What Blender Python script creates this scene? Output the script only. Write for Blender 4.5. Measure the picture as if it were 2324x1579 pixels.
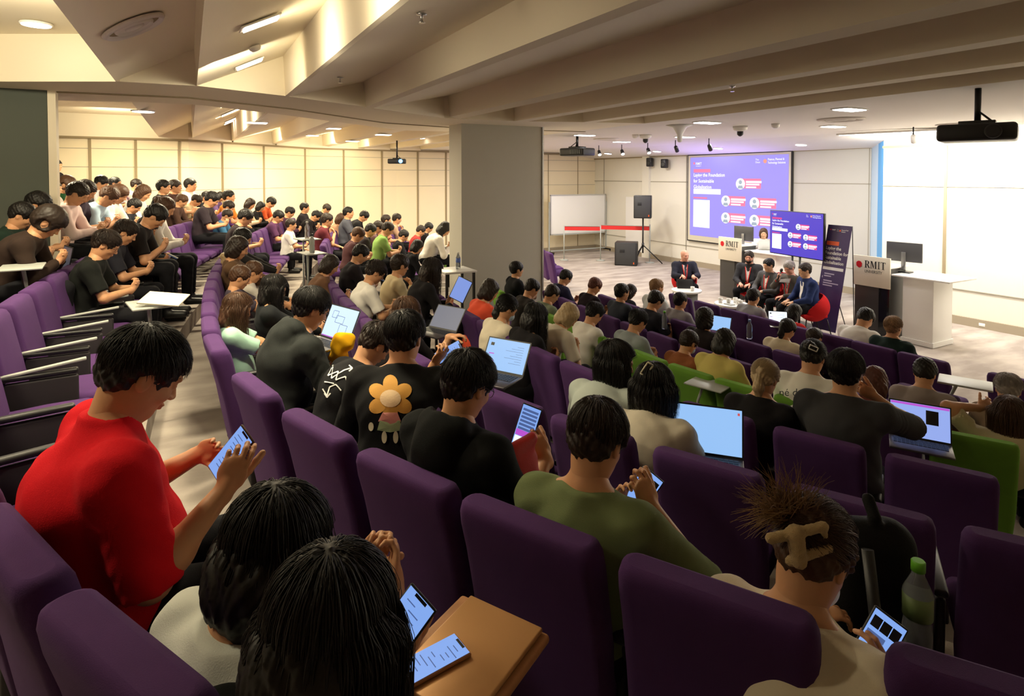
import bpy, bmesh, math, random
import numpy as np
from mathutils import Vector, Matrix, Euler
from mathutils.bvhtree import BVHTree
SC = bpy.context.scene
for _o in list(bpy.data.objects): bpy.data.objects.remove(_o)
COL = SC.collection
# ------------------------------------------------------------------ camera
FPX, TH, PI_ = 1350.0, math.radians(28.5), math.radians(1.5)
CAMZ = 2.85
CY = 400 + FPX*math.tan(PI_)
cR = Vector((math.cos(TH), -math.sin(TH), 0)); cF0 = Vector((math.sin(TH), math.cos(TH), 0))
cF = cF0*math.cos(PI_) + Vector((0, 0, -math.sin(PI_))); cU = cR.cross(cF)
EYE = Vector((0, 0, CAMZ))
cam_d = bpy.data.cameras.new('camera'); cam = bpy.data.objects.new('camera', cam_d); COL.objects.link(cam)
cam_d.sensor_width = 36; cam_d.lens = FPX/2324*36; cam_d.shift_y = -(789.5-CY)/2324; cam_d.clip_start = 0.05
cam.matrix_world = Matrix(((cR.x, cU.x, -cF.x, 0), (cR.y, cU.y, -cF.y, 0), (cR.z, cU.z, -cF.z, CAMZ), (0, 0, 0, 1)))
SC.camera = cam
# ------------------------------------------------------------------ world, exposure
w = bpy.data.worlds.new('world'); SC.world = w; w.use_nodes = True
w.node_tree.nodes['Background'].inputs[0].default_value = (1.0, 0.86, 0.68, 1)
w.node_tree.nodes['Background'].inputs[1].default_value = 0.008
SC.view_settings.view_transform = 'Standard'; SC.view_settings.look = 'None'
SC.view_settings.exposure = 0.0; SC.view_settings.gamma = 1.0; SC.view_settings.use_curve_mapping = False
SC.cycles.max_bounces = 6; SC.cycles.diffuse_bounces = 4; SC.cycles.caustics_reflective = False; SC.cycles.caustics_refractive = False
SC.cycles.use_denoising = True
WARM = (1.0, 0.875, 0.60); WHITE = (1.0, 0.94, 0.86)
def area(loc, rot, sx, sy, power, color, spread=180, shape='RECTANGLE'):
    l = bpy.data.lights.new('area_light', 'AREA'); l.shape = shape; l.size = sx; l.size_y = sy
    l.energy = power; l.color = color; l.spread = math.radians(spread)
    o = bpy.data.objects.new('area_light', l); COL.objects.link(o); o.location = loc; o.rotation_euler = rot
    return o
# light of the fixtures over the near seats (left part only), the far bay, the stage and the strip by the right wall
UP = math.radians(90)
for (x, y, z, p) in ((0.40, 3.5, 3.62, 32), (0.40, 4.8, 3.62, 34), (-1.3, 5.3, 4.1, 46), (-1.6, 2.6, 4.1, 34), (-3.4, 4.4, 4.1, 40)):
    area((x, y, z), (0, 0, 0), .35, .2, p, WARM, 130)
# added unseen lights, standing in for fixture spill on fin, recess ends, slanted ceiling
for (x, y, z, rx, ry, p) in ((.55, 3.2, 3.72, 0, -UP*1.12, 5), (.55, 4.6, 3.72, 0, -UP*1.12, 6), (.45, 5.6, 3.72, UP*1.05, 0, 10), (-1.2, 4.9, 3.86, UP*1.05, 0, 20), (-2.6, 4.9, 3.86, UP*1.05, 0, 18), (-1.1, 3.2, 3.80, 0, math.pi, 12),
                           (.5, 10.6, 3.72, 0, -UP*1.12, 8), (.5, 12.6, 3.72, 0, -UP*1.12, 8), (-1.3, 14.0, 3.85, UP*1.05, 0, 16), (1.7, 15.6, 3.72, UP*1.05, 0, 10), (3.3, 16.8, 3.72, UP*1.05, 0, 12), (4.3, 17.4, 3.72, UP*1.05, 0, 10)):
    area((x, y, z), (rx, ry, 0), .5, .12, p, WARM, 150)
for (x, y) in ((-2.0, 9.8), (-1.6, 13.4), (.4, 10.4), (.4, 14.4), (2.4, 12.0), (2.6, 16.0), (4.4, 11.6), (4.6, 16.0), (6.4, 13.4)):
    area((x, y, 3.66), (0, 0, 0), .5, .3, 100, WARM)
for (x, y) in ((9.0, 16.2), (9.4, 12.2), (11.8, 14.6), (11.2, 10.2), (9.4, 8.4), (10.6, 5.2)):
    area((x, y, 3.70), (0, 0, 0), .5, .3, 84, WHITE)
area((12.0, 4.2, 3.45), (0, math.radians(-58), 0), .25, 6.4, 330, (1.0, .95, .86))
# ------------------------------------------------------------------ geometry helpers
def raydir(px, py): return cF + cR*((px-1162)/FPX) + cU*((CY-py)/FPX)
def at(px, py, d): return EYE + raydir(px, py)*d
def onz(px, py, z):
    r = raydir(px, py); return EYE + r*((z-CAMZ)/r.z)
def onx(px, py, x):
    r = raydir(px, py); return EYE + r*(x/r.x)
def ony(px, py, y):
    r = raydir(px, py); return EYE + r*(y/r.y)
# ------------------------------------------------------------------ materials
MATS = {}
def nodes(m): return m.node_tree.nodes, m.node_tree.links
def mat(name, col, rough=.7, metal=0, bump=0, bscale=200, var=0, vscale=4, spec=.5, sheen=0, coat=0):
    if name in MATS: return MATS[name]
    m = bpy.data.materials.new(name); m.use_nodes = True; N, L = nodes(m); b = N['Principled BSDF']
    b.inputs['Base Color'].default_value = (*col, 1); b.inputs['Roughness'].default_value = rough; b.inputs['Metallic'].default_value = metal
    b.inputs['Specular IOR Level'].default_value = spec
    if sheen:
        b.inputs['Sheen Weight'].default_value = sheen; b.inputs['Sheen Roughness'].default_value = .4
        b.inputs['Sheen Tint'].default_value = (*[min(1, c*3+.15) for c in col], 1)
    if coat: b.inputs['Coat Weight'].default_value = coat
    tc = N.new('ShaderNodeTexCoord')
    if bump:
        n = N.new('ShaderNodeTexNoise'); n.inputs['Scale'].default_value = bscale; n.inputs['Detail'].default_value = 3
        L.new(tc.outputs['Object'], n.inputs['Vector'])
        bp = N.new('ShaderNodeBump'); bp.inputs['Strength'].default_value = bump; bp.inputs['Distance'].default_value = .004
        L.new(n.outputs['Fac'], bp.inputs['Height']); L.new(bp.outputs['Normal'], b.inputs['Normal'])
    if var:
        n2 = N.new('ShaderNodeTexNoise'); n2.inputs['Scale'].default_value = vscale; n2.inputs['Detail'].default_value = 4
        L.new(tc.outputs['Object'], n2.inputs['Vector'])
        mx = N.new('ShaderNodeMixRGB'); mx.inputs[1].default_value = (*[c*(1-var) for c in col], 1); mx.inputs[2].default_value = (*[min(1, c*(1+var)) for c in col], 1)
        L.new(n2.outputs['Fac'], mx.inputs[0]); L.new(mx.outputs[0], b.inputs['Base Color'])
    MATS[name] = m; return m
def emat(name, col, s):
    if name in MATS: return MATS[name]
    m = bpy.data.materials.new(name); m.use_nodes = True; N, L = nodes(m); b = N['Principled BSDF']
    b.inputs['Base Color'].default_value = (.02, .02, .02, 1); b.inputs['Emission Color'].default_value = (*col, 1); b.inputs['Emission Strength'].default_value = s
    b.inputs['Roughness'].default_value = .3
    MATS[name] = m; return m
def S(r, g, b):  # sRGB 0-255 to linear
    return tuple(((c/255)/12.92 if c/255 <= .04045 else ((c/255+.055)/1.055)**2.4) for c in (r, g, b))
FAB = dict(rough=.9, bump=.35, bscale=450, spec=.2)
M_PUR = mat('purple_fabric', S(77, 46, 96), var=.12, vscale=9, sheen=.12, **FAB)
M_GRN = mat('green_fabric', S(104, 150, 52), var=.1, vscale=9, sheen=.2, **FAB)
M_REDF = mat('red_fabric', S(190, 30, 34), sheen=.1, **FAB)
M_BLK = mat('black_plastic', (.012, .012, .013), .45)
M_DKSH = mat('dark_seat_shell', (.014, .010, .014), .65)
M_GREY = mat('grey_laminate', S(168, 172, 166), .4)
M_MET = mat('brushed_steel', (.55, .55, .53), .3, 1)
M_DMET = mat('dark_metal', (.05, .05, .05), .4, 1)
M_WHT = mat('white_laminate', (.86, .85, .82), .35)
M_CUP = mat('white_porcelain', (.85, .84, .8), .2)
M_CEIL = mat('ceiling_paint', S(238, 228, 206), .85, bump=.05, bscale=60)
M_CEILW = mat('stage_ceiling_paint', S(226, 220, 214), .85, bump=.05, bscale=60)
M_PANEL = mat('partition_laminate', S(236, 222, 190), .6, var=.03, vscale=1)
M_FWALL = mat('front_wall_laminate', S(226, 222, 208), .5, var=.02, vscale=1)
M_GWALL = mat('grey_front_panel', S(196, 194, 188), .5, var=.03, vscale=1)
M_JOINT = mat('joint_shadow_gap', S(150, 135, 105), .8)
M_SEAM = mat('panel_seam', S(158, 152, 138), .8)
M_SKIRT = mat('skirting', S(160, 148, 126), .6)
M_CARP = None
def carpet():
    m = bpy.data.materials.new('carpet'); m.use_nodes = True; N, L = nodes(m); b = N['Principled BSDF']; b.inputs['Roughness'].default_value = .95
    b.inputs['Specular IOR Level'].default_value = .1
    tc = N.new('ShaderNodeTexCoord'); a = N.new('ShaderNodeTexNoise'); a.inputs['Scale'].default_value = 1.3; a.inputs['Detail'].default_value = 5
    mp = N.new('ShaderNodeMapping'); mp.inputs['Scale'].default_value = (1, 2.4, 1); L.new(tc.outputs['Object'], mp.inputs[0]); L.new(mp.outputs[0], a.inputs['Vector'])
    cr = N.new('ShaderNodeValToRGB'); cr.color_ramp.elements[0].position = .35; cr.color_ramp.elements[0].color = (*S(150, 140, 132), 1)
    cr.color_ramp.elements[1].position = .65; cr.color_ramp.elements[1].color = (*S(182, 172, 162), 1)
    L.new(a.outputs['Fac'], cr.inputs[0]); L.new(cr.outputs[0], b.inputs['Base Color'])
    f = N.new('ShaderNodeTexNoise'); f.inputs['Scale'].default_value = 300; L.new(tc.outputs['Object'], f.inputs['Vector'])
    bp = N.new('ShaderNodeBump'); bp.inputs['Strength'].default_value = .5; bp.inputs['Distance'].default_value = .006; L.new(f.outputs['Fac'], bp.inputs['Height']); L.new(bp.outputs[0], b.inputs['Normal'])
    return m
M_CARP = carpet()
# ------------------------------------------------------------------ object helpers
def link(name, me, mats, parent=None, loc=None, rot=None):
    o = bpy.data.objects.new(name, me); COL.objects.link(o)
    for m in (mats if isinstance(mats, (list, tuple)) else [mats]): me.materials.append(m)
    if parent is not None: o.parent = parent
    if loc is not None: o.location = loc
    if rot is not None: o.rotation_euler = rot
    return o
def tag(o, label=None, cat=None, group=None, kind=None):
    if label: o['label'] = label
    if cat: o['category'] = cat
    if group: o['group'] = group
    if kind: o['kind'] = kind
    return o
def empty(name, loc=(0, 0, 0), rz=0, label=None, cat=None, group=None):
    o = bpy.data.objects.new(name, None); COL.objects.link(o); o.location = loc; o.rotation_euler = (0, 0, rz); o.empty_display_size = .1
    return tag(o, label, cat, group)
def copy_tree(o, parent=None):
    c = o.copy(); COL.objects.link(c)
    if parent is not None: c.parent = parent
    for ch in o.children: copy_tree(ch, c)
    return c
class MB:
    """collects shapes into one bmesh"""
    def __init__(s): s.bm = bmesh.new(); s.mi = 0
    def _m(s, fs, mi):
        for f in fs: f.material_index = s.mi if mi is None else mi
    def box(s, c, size, rot=None, bev=0, seg=2, mi=None, sm=False):
        M = Matrix.Translation(c) @ (Euler(rot).to_matrix().to_4x4() if rot is not None else Matrix()) @ Matrix.Diagonal((*size, 1))
        r = bmesh.ops.create_cube(s.bm, size=1, matrix=M); vs = r['verts']
        fs = set(f for v in vs for f in v.link_faces)
        if bev:
            es = list(set(e for v in vs for e in v.link_edges))
            rr = bmesh.ops.bevel(s.bm, geom=es, offset=bev, segments=seg, profile=.5, affect='EDGES')
            fs = set(f for v in rr['verts'] for f in v.link_faces) | set(f for f in fs if f.is_valid)
            for f in fs: f.smooth = True
        s._m(fs, mi); return s
    def quad(s, pts, mi=None):
        f = s.bm.faces.new([s.bm.verts.new(p) for p in pts]); s._m([f], mi); return s
    def slab(s, pts, vec, mi=None):
        """polygon pts extruded by vec"""
        v = Vector(vec); a = [s.bm.verts.new(Vector(p)) for p in pts]; b = [s.bm.verts.new(Vector(p)+v) for p in pts]; n = len(a)
        fs = [s.bm.faces.new(a[::-1]), s.bm.faces.new(b)]
        for i in range(n): fs.append(s.bm.faces.new((a[i], a[(i+1) % n], b[(i+1) % n], b[i])))
        s._m(fs, mi); return s
    def tube(s, pts, r, n=8, mi=None, cap=True):
        pts = [Vector(p) for p in pts]; rs = r if isinstance(r, (list, tuple)) else [r]*len(pts); rings = []
        up = None
        for i, p in enumerate(pts):
            t = (pts[min(i+1, len(pts)-1)]-pts[max(i-1, 0)]).normalized()
            if up is None: up = t.orthogonal().normalized()
            up = (up - t*up.dot(t)).normalized(); sd = t.cross(up)
            rings.append([s.bm.verts.new(p+(up*math.cos(2*math.pi*k/n)+sd*math.sin(2*math.pi*k/n))*rs[i]) for k in range(n)])
        fs = []
        for a, b in zip(rings, rings[1:]):
            for k in range(n): f = s.bm.faces.new((a[k], a[(k+1) % n], b[(k+1) % n], b[k])); f.smooth = True; fs.append(f)
        if cap: fs += [s.bm.faces.new(rings[0][::-1]), s.bm.faces.new(rings[-1])]
        s._m(fs, mi); return s
    def lathe(s, prof, c=(0, 0, 0), n=24, mi=None, axis=None):
        c = Vector(c); R = axis.to_matrix() if axis is not None else None; rings = []
        for (r, z) in prof:
            ring = []
            for k in range(n):
                p = Vector((r*math.cos(2*math.pi*k/n), r*math.sin(2*math.pi*k/n), z))
                ring.append(s.bm.verts.new(c+(R @ p if R is not None else p)))
            rings.append(ring)
        fs = []
        for a, b in zip(rings, rings[1:]):
            for k in range(n): f = s.bm.faces.new((a[k], a[(k+1) % n], b[(k+1) % n], b[k])); f.smooth = True; fs.append(f)
        fs += [s.bm.faces.new(rings[0][::-1]), s.bm.faces.new(rings[-1])]
        s._m(fs, mi); return s
    def rings(s, rr, mi=None, smooth=True):
        R = [[s.bm.verts.new(p) for p in ring] for ring in rr]; fs = []; n = len(R[0])
        for a, b in zip(R, R[1:]):
            for k in range(n): f = s.bm.faces.new((a[k], a[(k+1) % n], b[(k+1) % n], b[k])); f.smooth = smooth; fs.append(f)
        fs += [s.bm.faces.new(R[0][::-1]), s.bm.faces.new(R[-1])]
        s._m(fs, mi); return s
    def mesh(s, name='mesh'):
        bmesh.ops.recalc_face_normals(s.bm, faces=s.bm.faces); me = bpy.data.meshes.new(name); s.bm.to_mesh(me); s.bm.free(); return me
    def build(s, name, mats, parent=None, loc=None, rot=None): return link(name, s.mesh(name), mats, parent, loc, rot)
def text_mesh(txt, size, depth=.002, align='LEFT', bold=0):
    cu = bpy.data.curves.new('t', 'FONT'); cu.body = txt; cu.size = size; cu.extrude = depth; cu.align_x = align; cu.resolution_u = 3; cu.offset = bold
    o = bpy.data.objects.new('t', cu); COL.objects.link(o); dg = bpy.context.evaluated_depsgraph_get(); dg.update()
    me = bpy.data.meshes.new_from_object(o.evaluated_get(dg)); bpy.data.objects.remove(o); me.materials.clear(); return me
# ------------------------------------------------------------------ implicit surfaces for bodies, clothes, hair
V = lambda *a: np.array(a, dtype=np.float32)
def nrm(v): v = np.asarray(v, dtype=np.float64); return v/max(1e-9, np.linalg.norm(v))
class Fld:
    def __init__(s, lo, hi, h):
        s.h = h; s.lo = np.array(lo, dtype=np.float32); s.n = np.ceil((np.array(hi)-np.array(lo))/h).astype(int)+1
        s.F = np.full(s.n, 1.0, dtype=np.float32)
        s.ax = [s.lo[i]+h*np.arange(s.n[i], dtype=np.float32) for i in range(3)]
    def sub(s, lo, hi):
        a = np.clip(np.floor((np.array(lo)-s.lo)/s.h).astype(int), 0, s.n); b = np.clip(np.ceil((np.array(hi)-s.lo)/s.h).astype(int)+1, 0, s.n)
        if np.any(b <= a): return None
        sl = tuple(slice(a[i], b[i]) for i in range(3))
        return sl, s.ax[0][sl[0]][:, None, None], s.ax[1][sl[1]][None, :, None], s.ax[2][sl[2]][None, None, :]
    def comb(s, sl, d, k, op):
        F = s.F[sl]
        if op == 'add':
            hh = np.maximum(k-np.abs(F-d), 0)/k; s.F[sl] = np.minimum(F, d)-hh*hh*k*.25
        elif op == 'sub':
            d = -d; hh = np.maximum(k-np.abs(F-d), 0)/k; s.F[sl] = np.maximum(F, d)+hh*hh*k*.25
    def cone(s, a, b, ra, rb=None, k=.02, op='add', ca=None, cb=None, wob=0):
        a = np.array(a, dtype=np.float32); b = np.array(b, dtype=np.float32); rb = ra if rb is None else rb; m = max(ra, rb)+k+2*s.h
        g = s.sub(np.minimum(a, b)-m, np.maximum(a, b)+m)
        if g is None: return
        sl, X, Y, Z = g; ab = b-a; L2 = float(ab @ ab)+1e-9
        t = np.clip(((X-a[0])*ab[0]+(Y-a[1])*ab[1]+(Z-a[2])*ab[2])/L2, 0, 1)
        d = np.sqrt((X-a[0]-t*ab[0])**2+(Y-a[1]-t*ab[1])**2+(Z-a[2]-t*ab[2])**2)-(ra+(rb-ra)*t)
        if wob: d = d+wob*np.sin(t*math.sqrt(L2)*95+3*np.sin(X*40)+2*np.sin(Y*53))*np.sin(X*31+Y*47+1.3)
        L = math.sqrt(L2)
        if cb is not None:  # flat end beyond b
            d = np.maximum(d, ((X-b[0])*ab[0]+(Y-b[1])*ab[1]+(Z-b[2])*ab[2])/L-cb)
        if ca is not None: d = np.maximum(d, -((X-a[0])*ab[0]+(Y-a[1])*ab[1]+(Z-a[2])*ab[2])/L-ca)
        s.comb(sl, d, k, op)
    def ell(s, c, r, R=None, k=.02, op='add'):
        c = np.array(c, dtype=np.float32); r = np.array(r, dtype=np.float32); m = float(r.max())+k+2*s.h
        g = s.sub(c-m, c+m)
        if g is None: return
        sl, X, Y, Z = g; X = X-c[0]; Y = Y-c[1]; Z = Z-c[2]
        if R is not None:
            R = np.array(R); X, Y, Z = (R[0, 0]*X+R[1, 0]*Y+R[2, 0]*Z, R[0, 1]*X+R[1, 1]*Y+R[2, 1]*Z, R[0, 2]*X+R[1, 2]*Y+R[2, 2]*Z)
        k0 = np.sqrt((X/r[0])**2+(Y/r[1])**2+(Z/r[2])**2); k1 = np.sqrt((X/r[0]**2)**2+(Y/r[1]**2)**2+(Z/r[2]**2)**2)+1e-6
        s.comb(sl, k0*(k0-1)/k1, k, op)
    def half(s, p, n, lim=None):
        """keep the side opposite to n"""
        p = np.array(p); n = nrm(n)
        X, Y, Z = s.ax[0][:, None, None], s.ax[1][None, :, None], s.ax[2][None, None, :]
        s.F = np.maximum(s.F, ((X-p[0])*n[0]+(Y-p[1])*n[1]+(Z-p[2])*n[2]).astype(np.float32))
    def disp(s, fn):
        m = np.abs(s.F) < 4*s.h+.02; i = np.nonzero(m); s.F[i] += fn(s.ax[0][i[0]], s.ax[1][i[1]], s.ax[2][i[2]]).astype(np.float32)
    def net(s):
        F = s.F; F[0], F[-1], F[:, 0], F[:, -1], F[:, :, 0], F[:, :, -1] = (np.maximum(F[0], .001), np.maximum(F[-1], .001), np.maximum(F[:, 0], .001), np.maximum(F[:, -1], .001), np.maximum(F[:, :, 0], .001), np.maximum(F[:, :, -1], .001))
        ins = F < 0; nx, ny, nz = F.shape
        cnt = np.zeros((nx-1, ny-1, nz-1), np.int8)
        for a in (0, 1):
            for b in (0, 1):
                for c in (0, 1): cnt += ins[a:nx-1+a, b:ny-1+b, c:nz-1+c]
        cells = np.argwhere((cnt > 0) & (cnt < 8)); idx = np.full((nx-1, ny-1, nz-1), -1, np.int32); idx[tuple(cells.T)] = np.arange(len(cells))
        P = np.zeros((len(cells), 3), np.float32); W = np.zeros(len(cells), np.float32); i, j, k = cells.T
        E = [((0, 0, 0), (1, 0, 0)), ((0, 1, 0), (1, 1, 0)), ((0, 0, 1), (1, 0, 1)), ((0, 1, 1), (1, 1, 1)), ((0, 0, 0), (0, 1, 0)), ((1, 0, 0), (1, 1, 0)), ((0, 0, 1), (0, 1, 1)), ((1, 0, 1), (1, 1, 1)), ((0, 0, 0), (0, 0, 1)), ((1, 0, 0), (1, 0, 1)), ((0, 1, 0), (0, 1, 1)), ((1, 1, 0), (1, 1, 1))]
        for p, q in E:
            fa = F[i+p[0], j+p[1], k+p[2]]; fb = F[i+q[0], j+q[1], k+q[2]]; m = (fa < 0) != (fb < 0); t = np.where(m, fa/(fa-fb+1e-12), 0)
            pa = np.array(p, np.float32); pb = np.array(q, np.float32)
            P += np.where(m[:, None], pa+(pb-pa)*t[:, None], 0); W += m
        P = (P/W[:, None]+cells)*s.h+s.lo
        Q = []
        for ax in range(3):
            o = [(1, 2), (2, 0), (0, 1)][ax]
            a = np.take(ins, range(0, F.shape[ax]-1), ax); b = np.take(ins, range(1, F.shape[ax]), ax)
            e = np.argwhere(a != b); e = e[(e[:, o[0]] > 0) & (e[:, o[1]] > 0) & (e[:, o[0]] < F.shape[o[0]]-1) & (e[:, o[1]] < F.shape[o[1]]-1)]
            fl = a[tuple(e.T)]
            def ci(d0, d1):
                c = e.copy(); c[:, o[0]] -= d0; c[:, o[1]] -= d1; return idx[tuple(c.T)]
            q = np.stack([ci(1, 1), ci(0, 1), ci(0, 0), ci(1, 0)], 1); q[~fl] = q[~fl][:, ::-1]; Q.append(q)
        return P, np.concatenate(Q) if Q else np.zeros((0, 4), int)
def mesh_np(name, parts):
    """parts: list of (verts, quads)"""
    vs = []; qs = []; o = 0
    for P, Q in parts: vs.append(P); qs.append(Q+o); o += len(P)
    P = np.concatenate(vs).astype(np.float32); Q = np.concatenate(qs).astype(np.int32)
    me = bpy.data.meshes.new(name); me.vertices.add(len(P)); me.vertices.foreach_set('co', P.ravel())
    k = Q.shape[1]; me.loops.add(Q.size); me.loops.foreach_set('vertex_index', Q.ravel()); me.polygons.add(len(Q))
    me.polygons.foreach_set('loop_start', np.arange(0, Q.size, k, dtype=np.int32)); me.polygons.foreach_set('use_smooth', np.ones(len(Q), bool)); me.update(calc_edges=True); me.validate()
    return me
def rotm(yaw, pitch, roll=0):
    """columns = head axes; pitch>0 looks down, yaw>0 turns left"""
    return np.array(Matrix.Rotation(yaw, 3, 'Z') @ Matrix.Rotation(pitch, 3, 'Y') @ Matrix.Rotation(roll, 3, 'X'))
def head_prims(f, H, R, s=1.0):
    T = lambda x, y, z: H+R @ (np.array([x, y, z])*s)
    E = lambda c, r, k=.02, op='add': f.ell(T(*c), np.array(r)*s, R, k, op)
    E((-.012, 0, .035), (.098, .077, .086)); E((.022, 0, -.02), (.072, .060, .096), .03); E((.05, 0, -.088), (.034, .032, .024), .03)
    for y in (1, -1): E((.005, .042*y, -.05), (.045, .020, .042), .03)
    for y in (1, -1): E((.062, .035*y, -.022), (.025, .02, .02), .02)
    f.cone(T(.086, -.034, .03), T(.086, .034, .03), .009*s, None, .018)
    for y in (1, -1): E((.098, .031*y, .010), (.014, .016, .010), .010, 'sub')
    for y in (1, -1): E((.079, .031*y, .009), (.013, .014, .0125), .004)
    f.cone(T(.086, 0, .018), T(.108, 0, -.022), .007*s, .0105*s, .012)
    for y in (1, -1): E((.100, .012*y, -.026), (.010, .008, .007), .006)
    E((.092, 0, -.050), (.010, .023, .0055), .005); E((.090, 0, -.060), (.010, .019, .0065), .004)
    for y in (1, -1):
        E((-.006, .076*y, -.004), (.020, .008, .031), .006); E((.0, .084*y, .0), (.011, .005, .019), .004, 'sub')
def hand_prims(f, w, d, n, side, curl=(.5, .5, .5, .5), thumb=.5, s=1.0, spread=.08):
    """w wrist, d finger direction, n palm normal (palm faces n), side +1 when the thumb is on d x n side"""
    d = nrm(d); n = nrm(n-np.dot(n, d)*d); t = np.cross(d, n)*side
    A = lambda x, y, z: w+(d*x+t*y+n*z)*s
    f.cone(A(-.02, 0, 0), A(.02, 0, 0), .026*s, .024*s, .012)
    f.ell(A(.048, 0, 0), np.array((.050, .041, .0145))*s, np.stack([d, t, n], 1), .012)
    f.ell(A(.03, .024, .008), np.array((.032, .016, .014))*s, np.stack([d, t, n], 1), .010)
    for i, (y, L, r) in enumerate(((.030, .072, .0088), (.010, .080, .0090), (-.011, .074, .0086), (-.030, .058, .0076))):
        p = A(.083-.006*abs(i-1), y, 0); c = curl[i]; ang = c*.7; yy = y*spread/.03
        for j, q in enumerate((.46, .30, .24)):
            dd = d*math.cos(ang)+n*math.sin(ang)+t*yy*(1-c)
            e = p+nrm(dd)*L*q*s; f.cone(p, e, (r-.0006*j)*s, (r-.0006*(j+1))*s, .004); p = e; ang += c*(1.25 if j == 0 else .9)
    p = A(.022, .030, .008); c = thumb
    for L, a in ((.038, .2), (.032, .2+.5*c), (.026, .2+.9*c)):
        dd = d*(.62+.3*c)+t*(.75-.75*c)+n*(.25+.9*a*c); e = p+nrm(dd)*L*s; f.cone(p, e, .0115*s, .0100*s, .006); p = e
def ik(a, t, l1, l2, pole):
    a, t = np.array(a, float), np.array(t, float); D = t-a; L = min(np.linalg.norm(D), (l1+l2)*.995); dn = nrm(D); t = a+dn*L
    x = (l1*l1-l2*l2+L*L)/(2*L); h = math.sqrt(max(0, l1*l1-x*x)); p = np.array(pole, float); p = nrm(p-dn*np.dot(p, dn)); return a+dn*x+p*h, t
# ------------------------------------------------------------------ people
def skin_mat(name, c):
    m = mat(name, c, rough=.5, bump=.06, bscale=120, spec=.4)
    b = m.node_tree.nodes['Principled BSDF']; b.inputs['Subsurface Weight'].default_value = .08; b.inputs['Subsurface Radius'].default_value = (.02, .008, .004); b.inputs['Subsurface Scale'].default_value = .5
    return m
SKIN = [skin_mat('skin_warm', S(206, 152, 112)), skin_mat('skin_light', S(222, 174, 138)), skin_mat('skin_tan', S(184, 128, 92)), skin_mat('skin_pink', S(226, 166, 142))]
def hmat(name, c, r=.5): 
    m = mat(name, c, rough=r, var=.35, vscale=14, spec=.35); return m
HAIR = dict(k=hmat('hair_black', (.009, .007, .006)), d=hmat('hair_dark_brown', (.022, .013, .009)), b=hmat('hair_brown', (.075, .034, .016)), l=hmat('hair_light_brown', (.28, .16, .075)), y=hmat('hair_blonde', (.42, .30, .16)), g=hmat('hair_grey', (.28, .25, .23)), r=hmat('hair_reddish', (.11, .035, .022)))
M_EYE = mat('eye_dark', (.02, .015, .012), .15)
def cloth(rgb):
    n = 'cloth_%02x%02x%02x' % tuple(rgb)
    return mat(n, S(*rgb), rough=.88, bump=.3, bscale=350, var=.05, vscale=7, spec=.15, sheen=.08)
Z = np.array([0, 0, 1.0])
def wrinkle(a, fr=1.0, seed=0):
    def f(X, Y, Zz):
        s = seed
        return a*(np.sin(X*23*fr+Y*17+4*np.sin(Zz*9+s))*np.sin(Zz*29*fr+5*np.sin(Y*11+X*7+s)+s)+.6*np.sin((X+Zz)*47*fr+3*np.sin(Y*21+s)))
    return f
def arm_default(H, kind, sd):
    if kind == 'phone': return dict(w=(.40, sd*.055, .74), d=(.45, -sd*.35, .8), n=(-.35, -sd*.9, .1) if 0 else (-.5, -sd*.75, .45), c=(.75, .75, .8, .8), t=.6)
    if kind == 'lap': return dict(w=(.36, sd*.09, .66), d=(.8, -sd*.5, -.1), n=(0, -.1*sd, -1), c=(.4, .45, .5, .5), t=.3)
    if kind == 'type': return dict(w=(.42, sd*.11, .75), d=(1, -sd*.15, -.05), n=(0, 0, -1), c=(.45, .4, .4, .45), t=.2)
    if kind == 'chin': return dict(w=(H[0]+.13, sd*.03, H[2]-.24), d=(-.3, 0, 1), n=(-1, 0, 0), c=(1, 1, 1, 1), t=.6)
    if kind == 'fold': return dict(w=(.30, -sd*.04, .80), d=(.1, -sd*1, .15), n=(-1, 0, 0), c=(.4, .4, .4, .4), t=.2)
def spec(H=(.12, 0, 1.2), yaw=0, pitch=.2, roll=0, arms=('phone', 'phone'), P=(0, 0, .55), heavy=1.0, sleeve='short', twist=0, hs=1.0, legs=1, neckline=0, collar=0, hood=0, skirt=0, wr=1.0):
    return dict(H=H, yaw=yaw, pitch=pitch, roll=roll, arms=arms, P=P, heavy=heavy, sleeve=sleeve, twist=twist, hs=hs, legs=legs, collar=collar, hood=hood, wr=wr)
def skeleton(sp):
    H = np.array(sp['H'], float); P = np.array(sp['P'], float); R = rotm(sp['yaw'], sp['pitch'], sp['roll'])
    Rn = rotm(sp['yaw']*.4, sp['pitch']*.62, sp['roll']*.5); hs = sp['hs']
    N = H+Rn @ np.array([-.022, 0, -.153])*hs
    Rt = rotm(sp['twist'], 0); up = nrm(N-P); sd = Rt @ np.array([0, 1.0, 0]); sd = nrm(sd-up*np.dot(sd, up)); fw = np.cross(sd, up)
    hv = sp['heavy']; lean = max(0, fw[2]*-1)
    C = P+.62*(N-P)-fw*(.02+.07*lean)
    Sh = {s: N+sd*s*.178*(.6+.4*hv)-up*.055-fw*.005 for s in (1, -1)}
    J = dict(H=H, P=P, R=R, N=N, C=C, up=up, sd=sd, fw=fw, Sh=Sh, arm={})
    for i, s in ((0, 1), (1, -1)):
        a = sp['arms'][i]
        if a is None: continue
        if isinstance(a, str): a = arm_default(H, a, s)
        el, wr = ik(Sh[s], a['w'], .285, .255, a.get('p', (-.35, s*.8, -.8)))
        J['arm'][s] = (el, wr, a)
    return J
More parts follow.
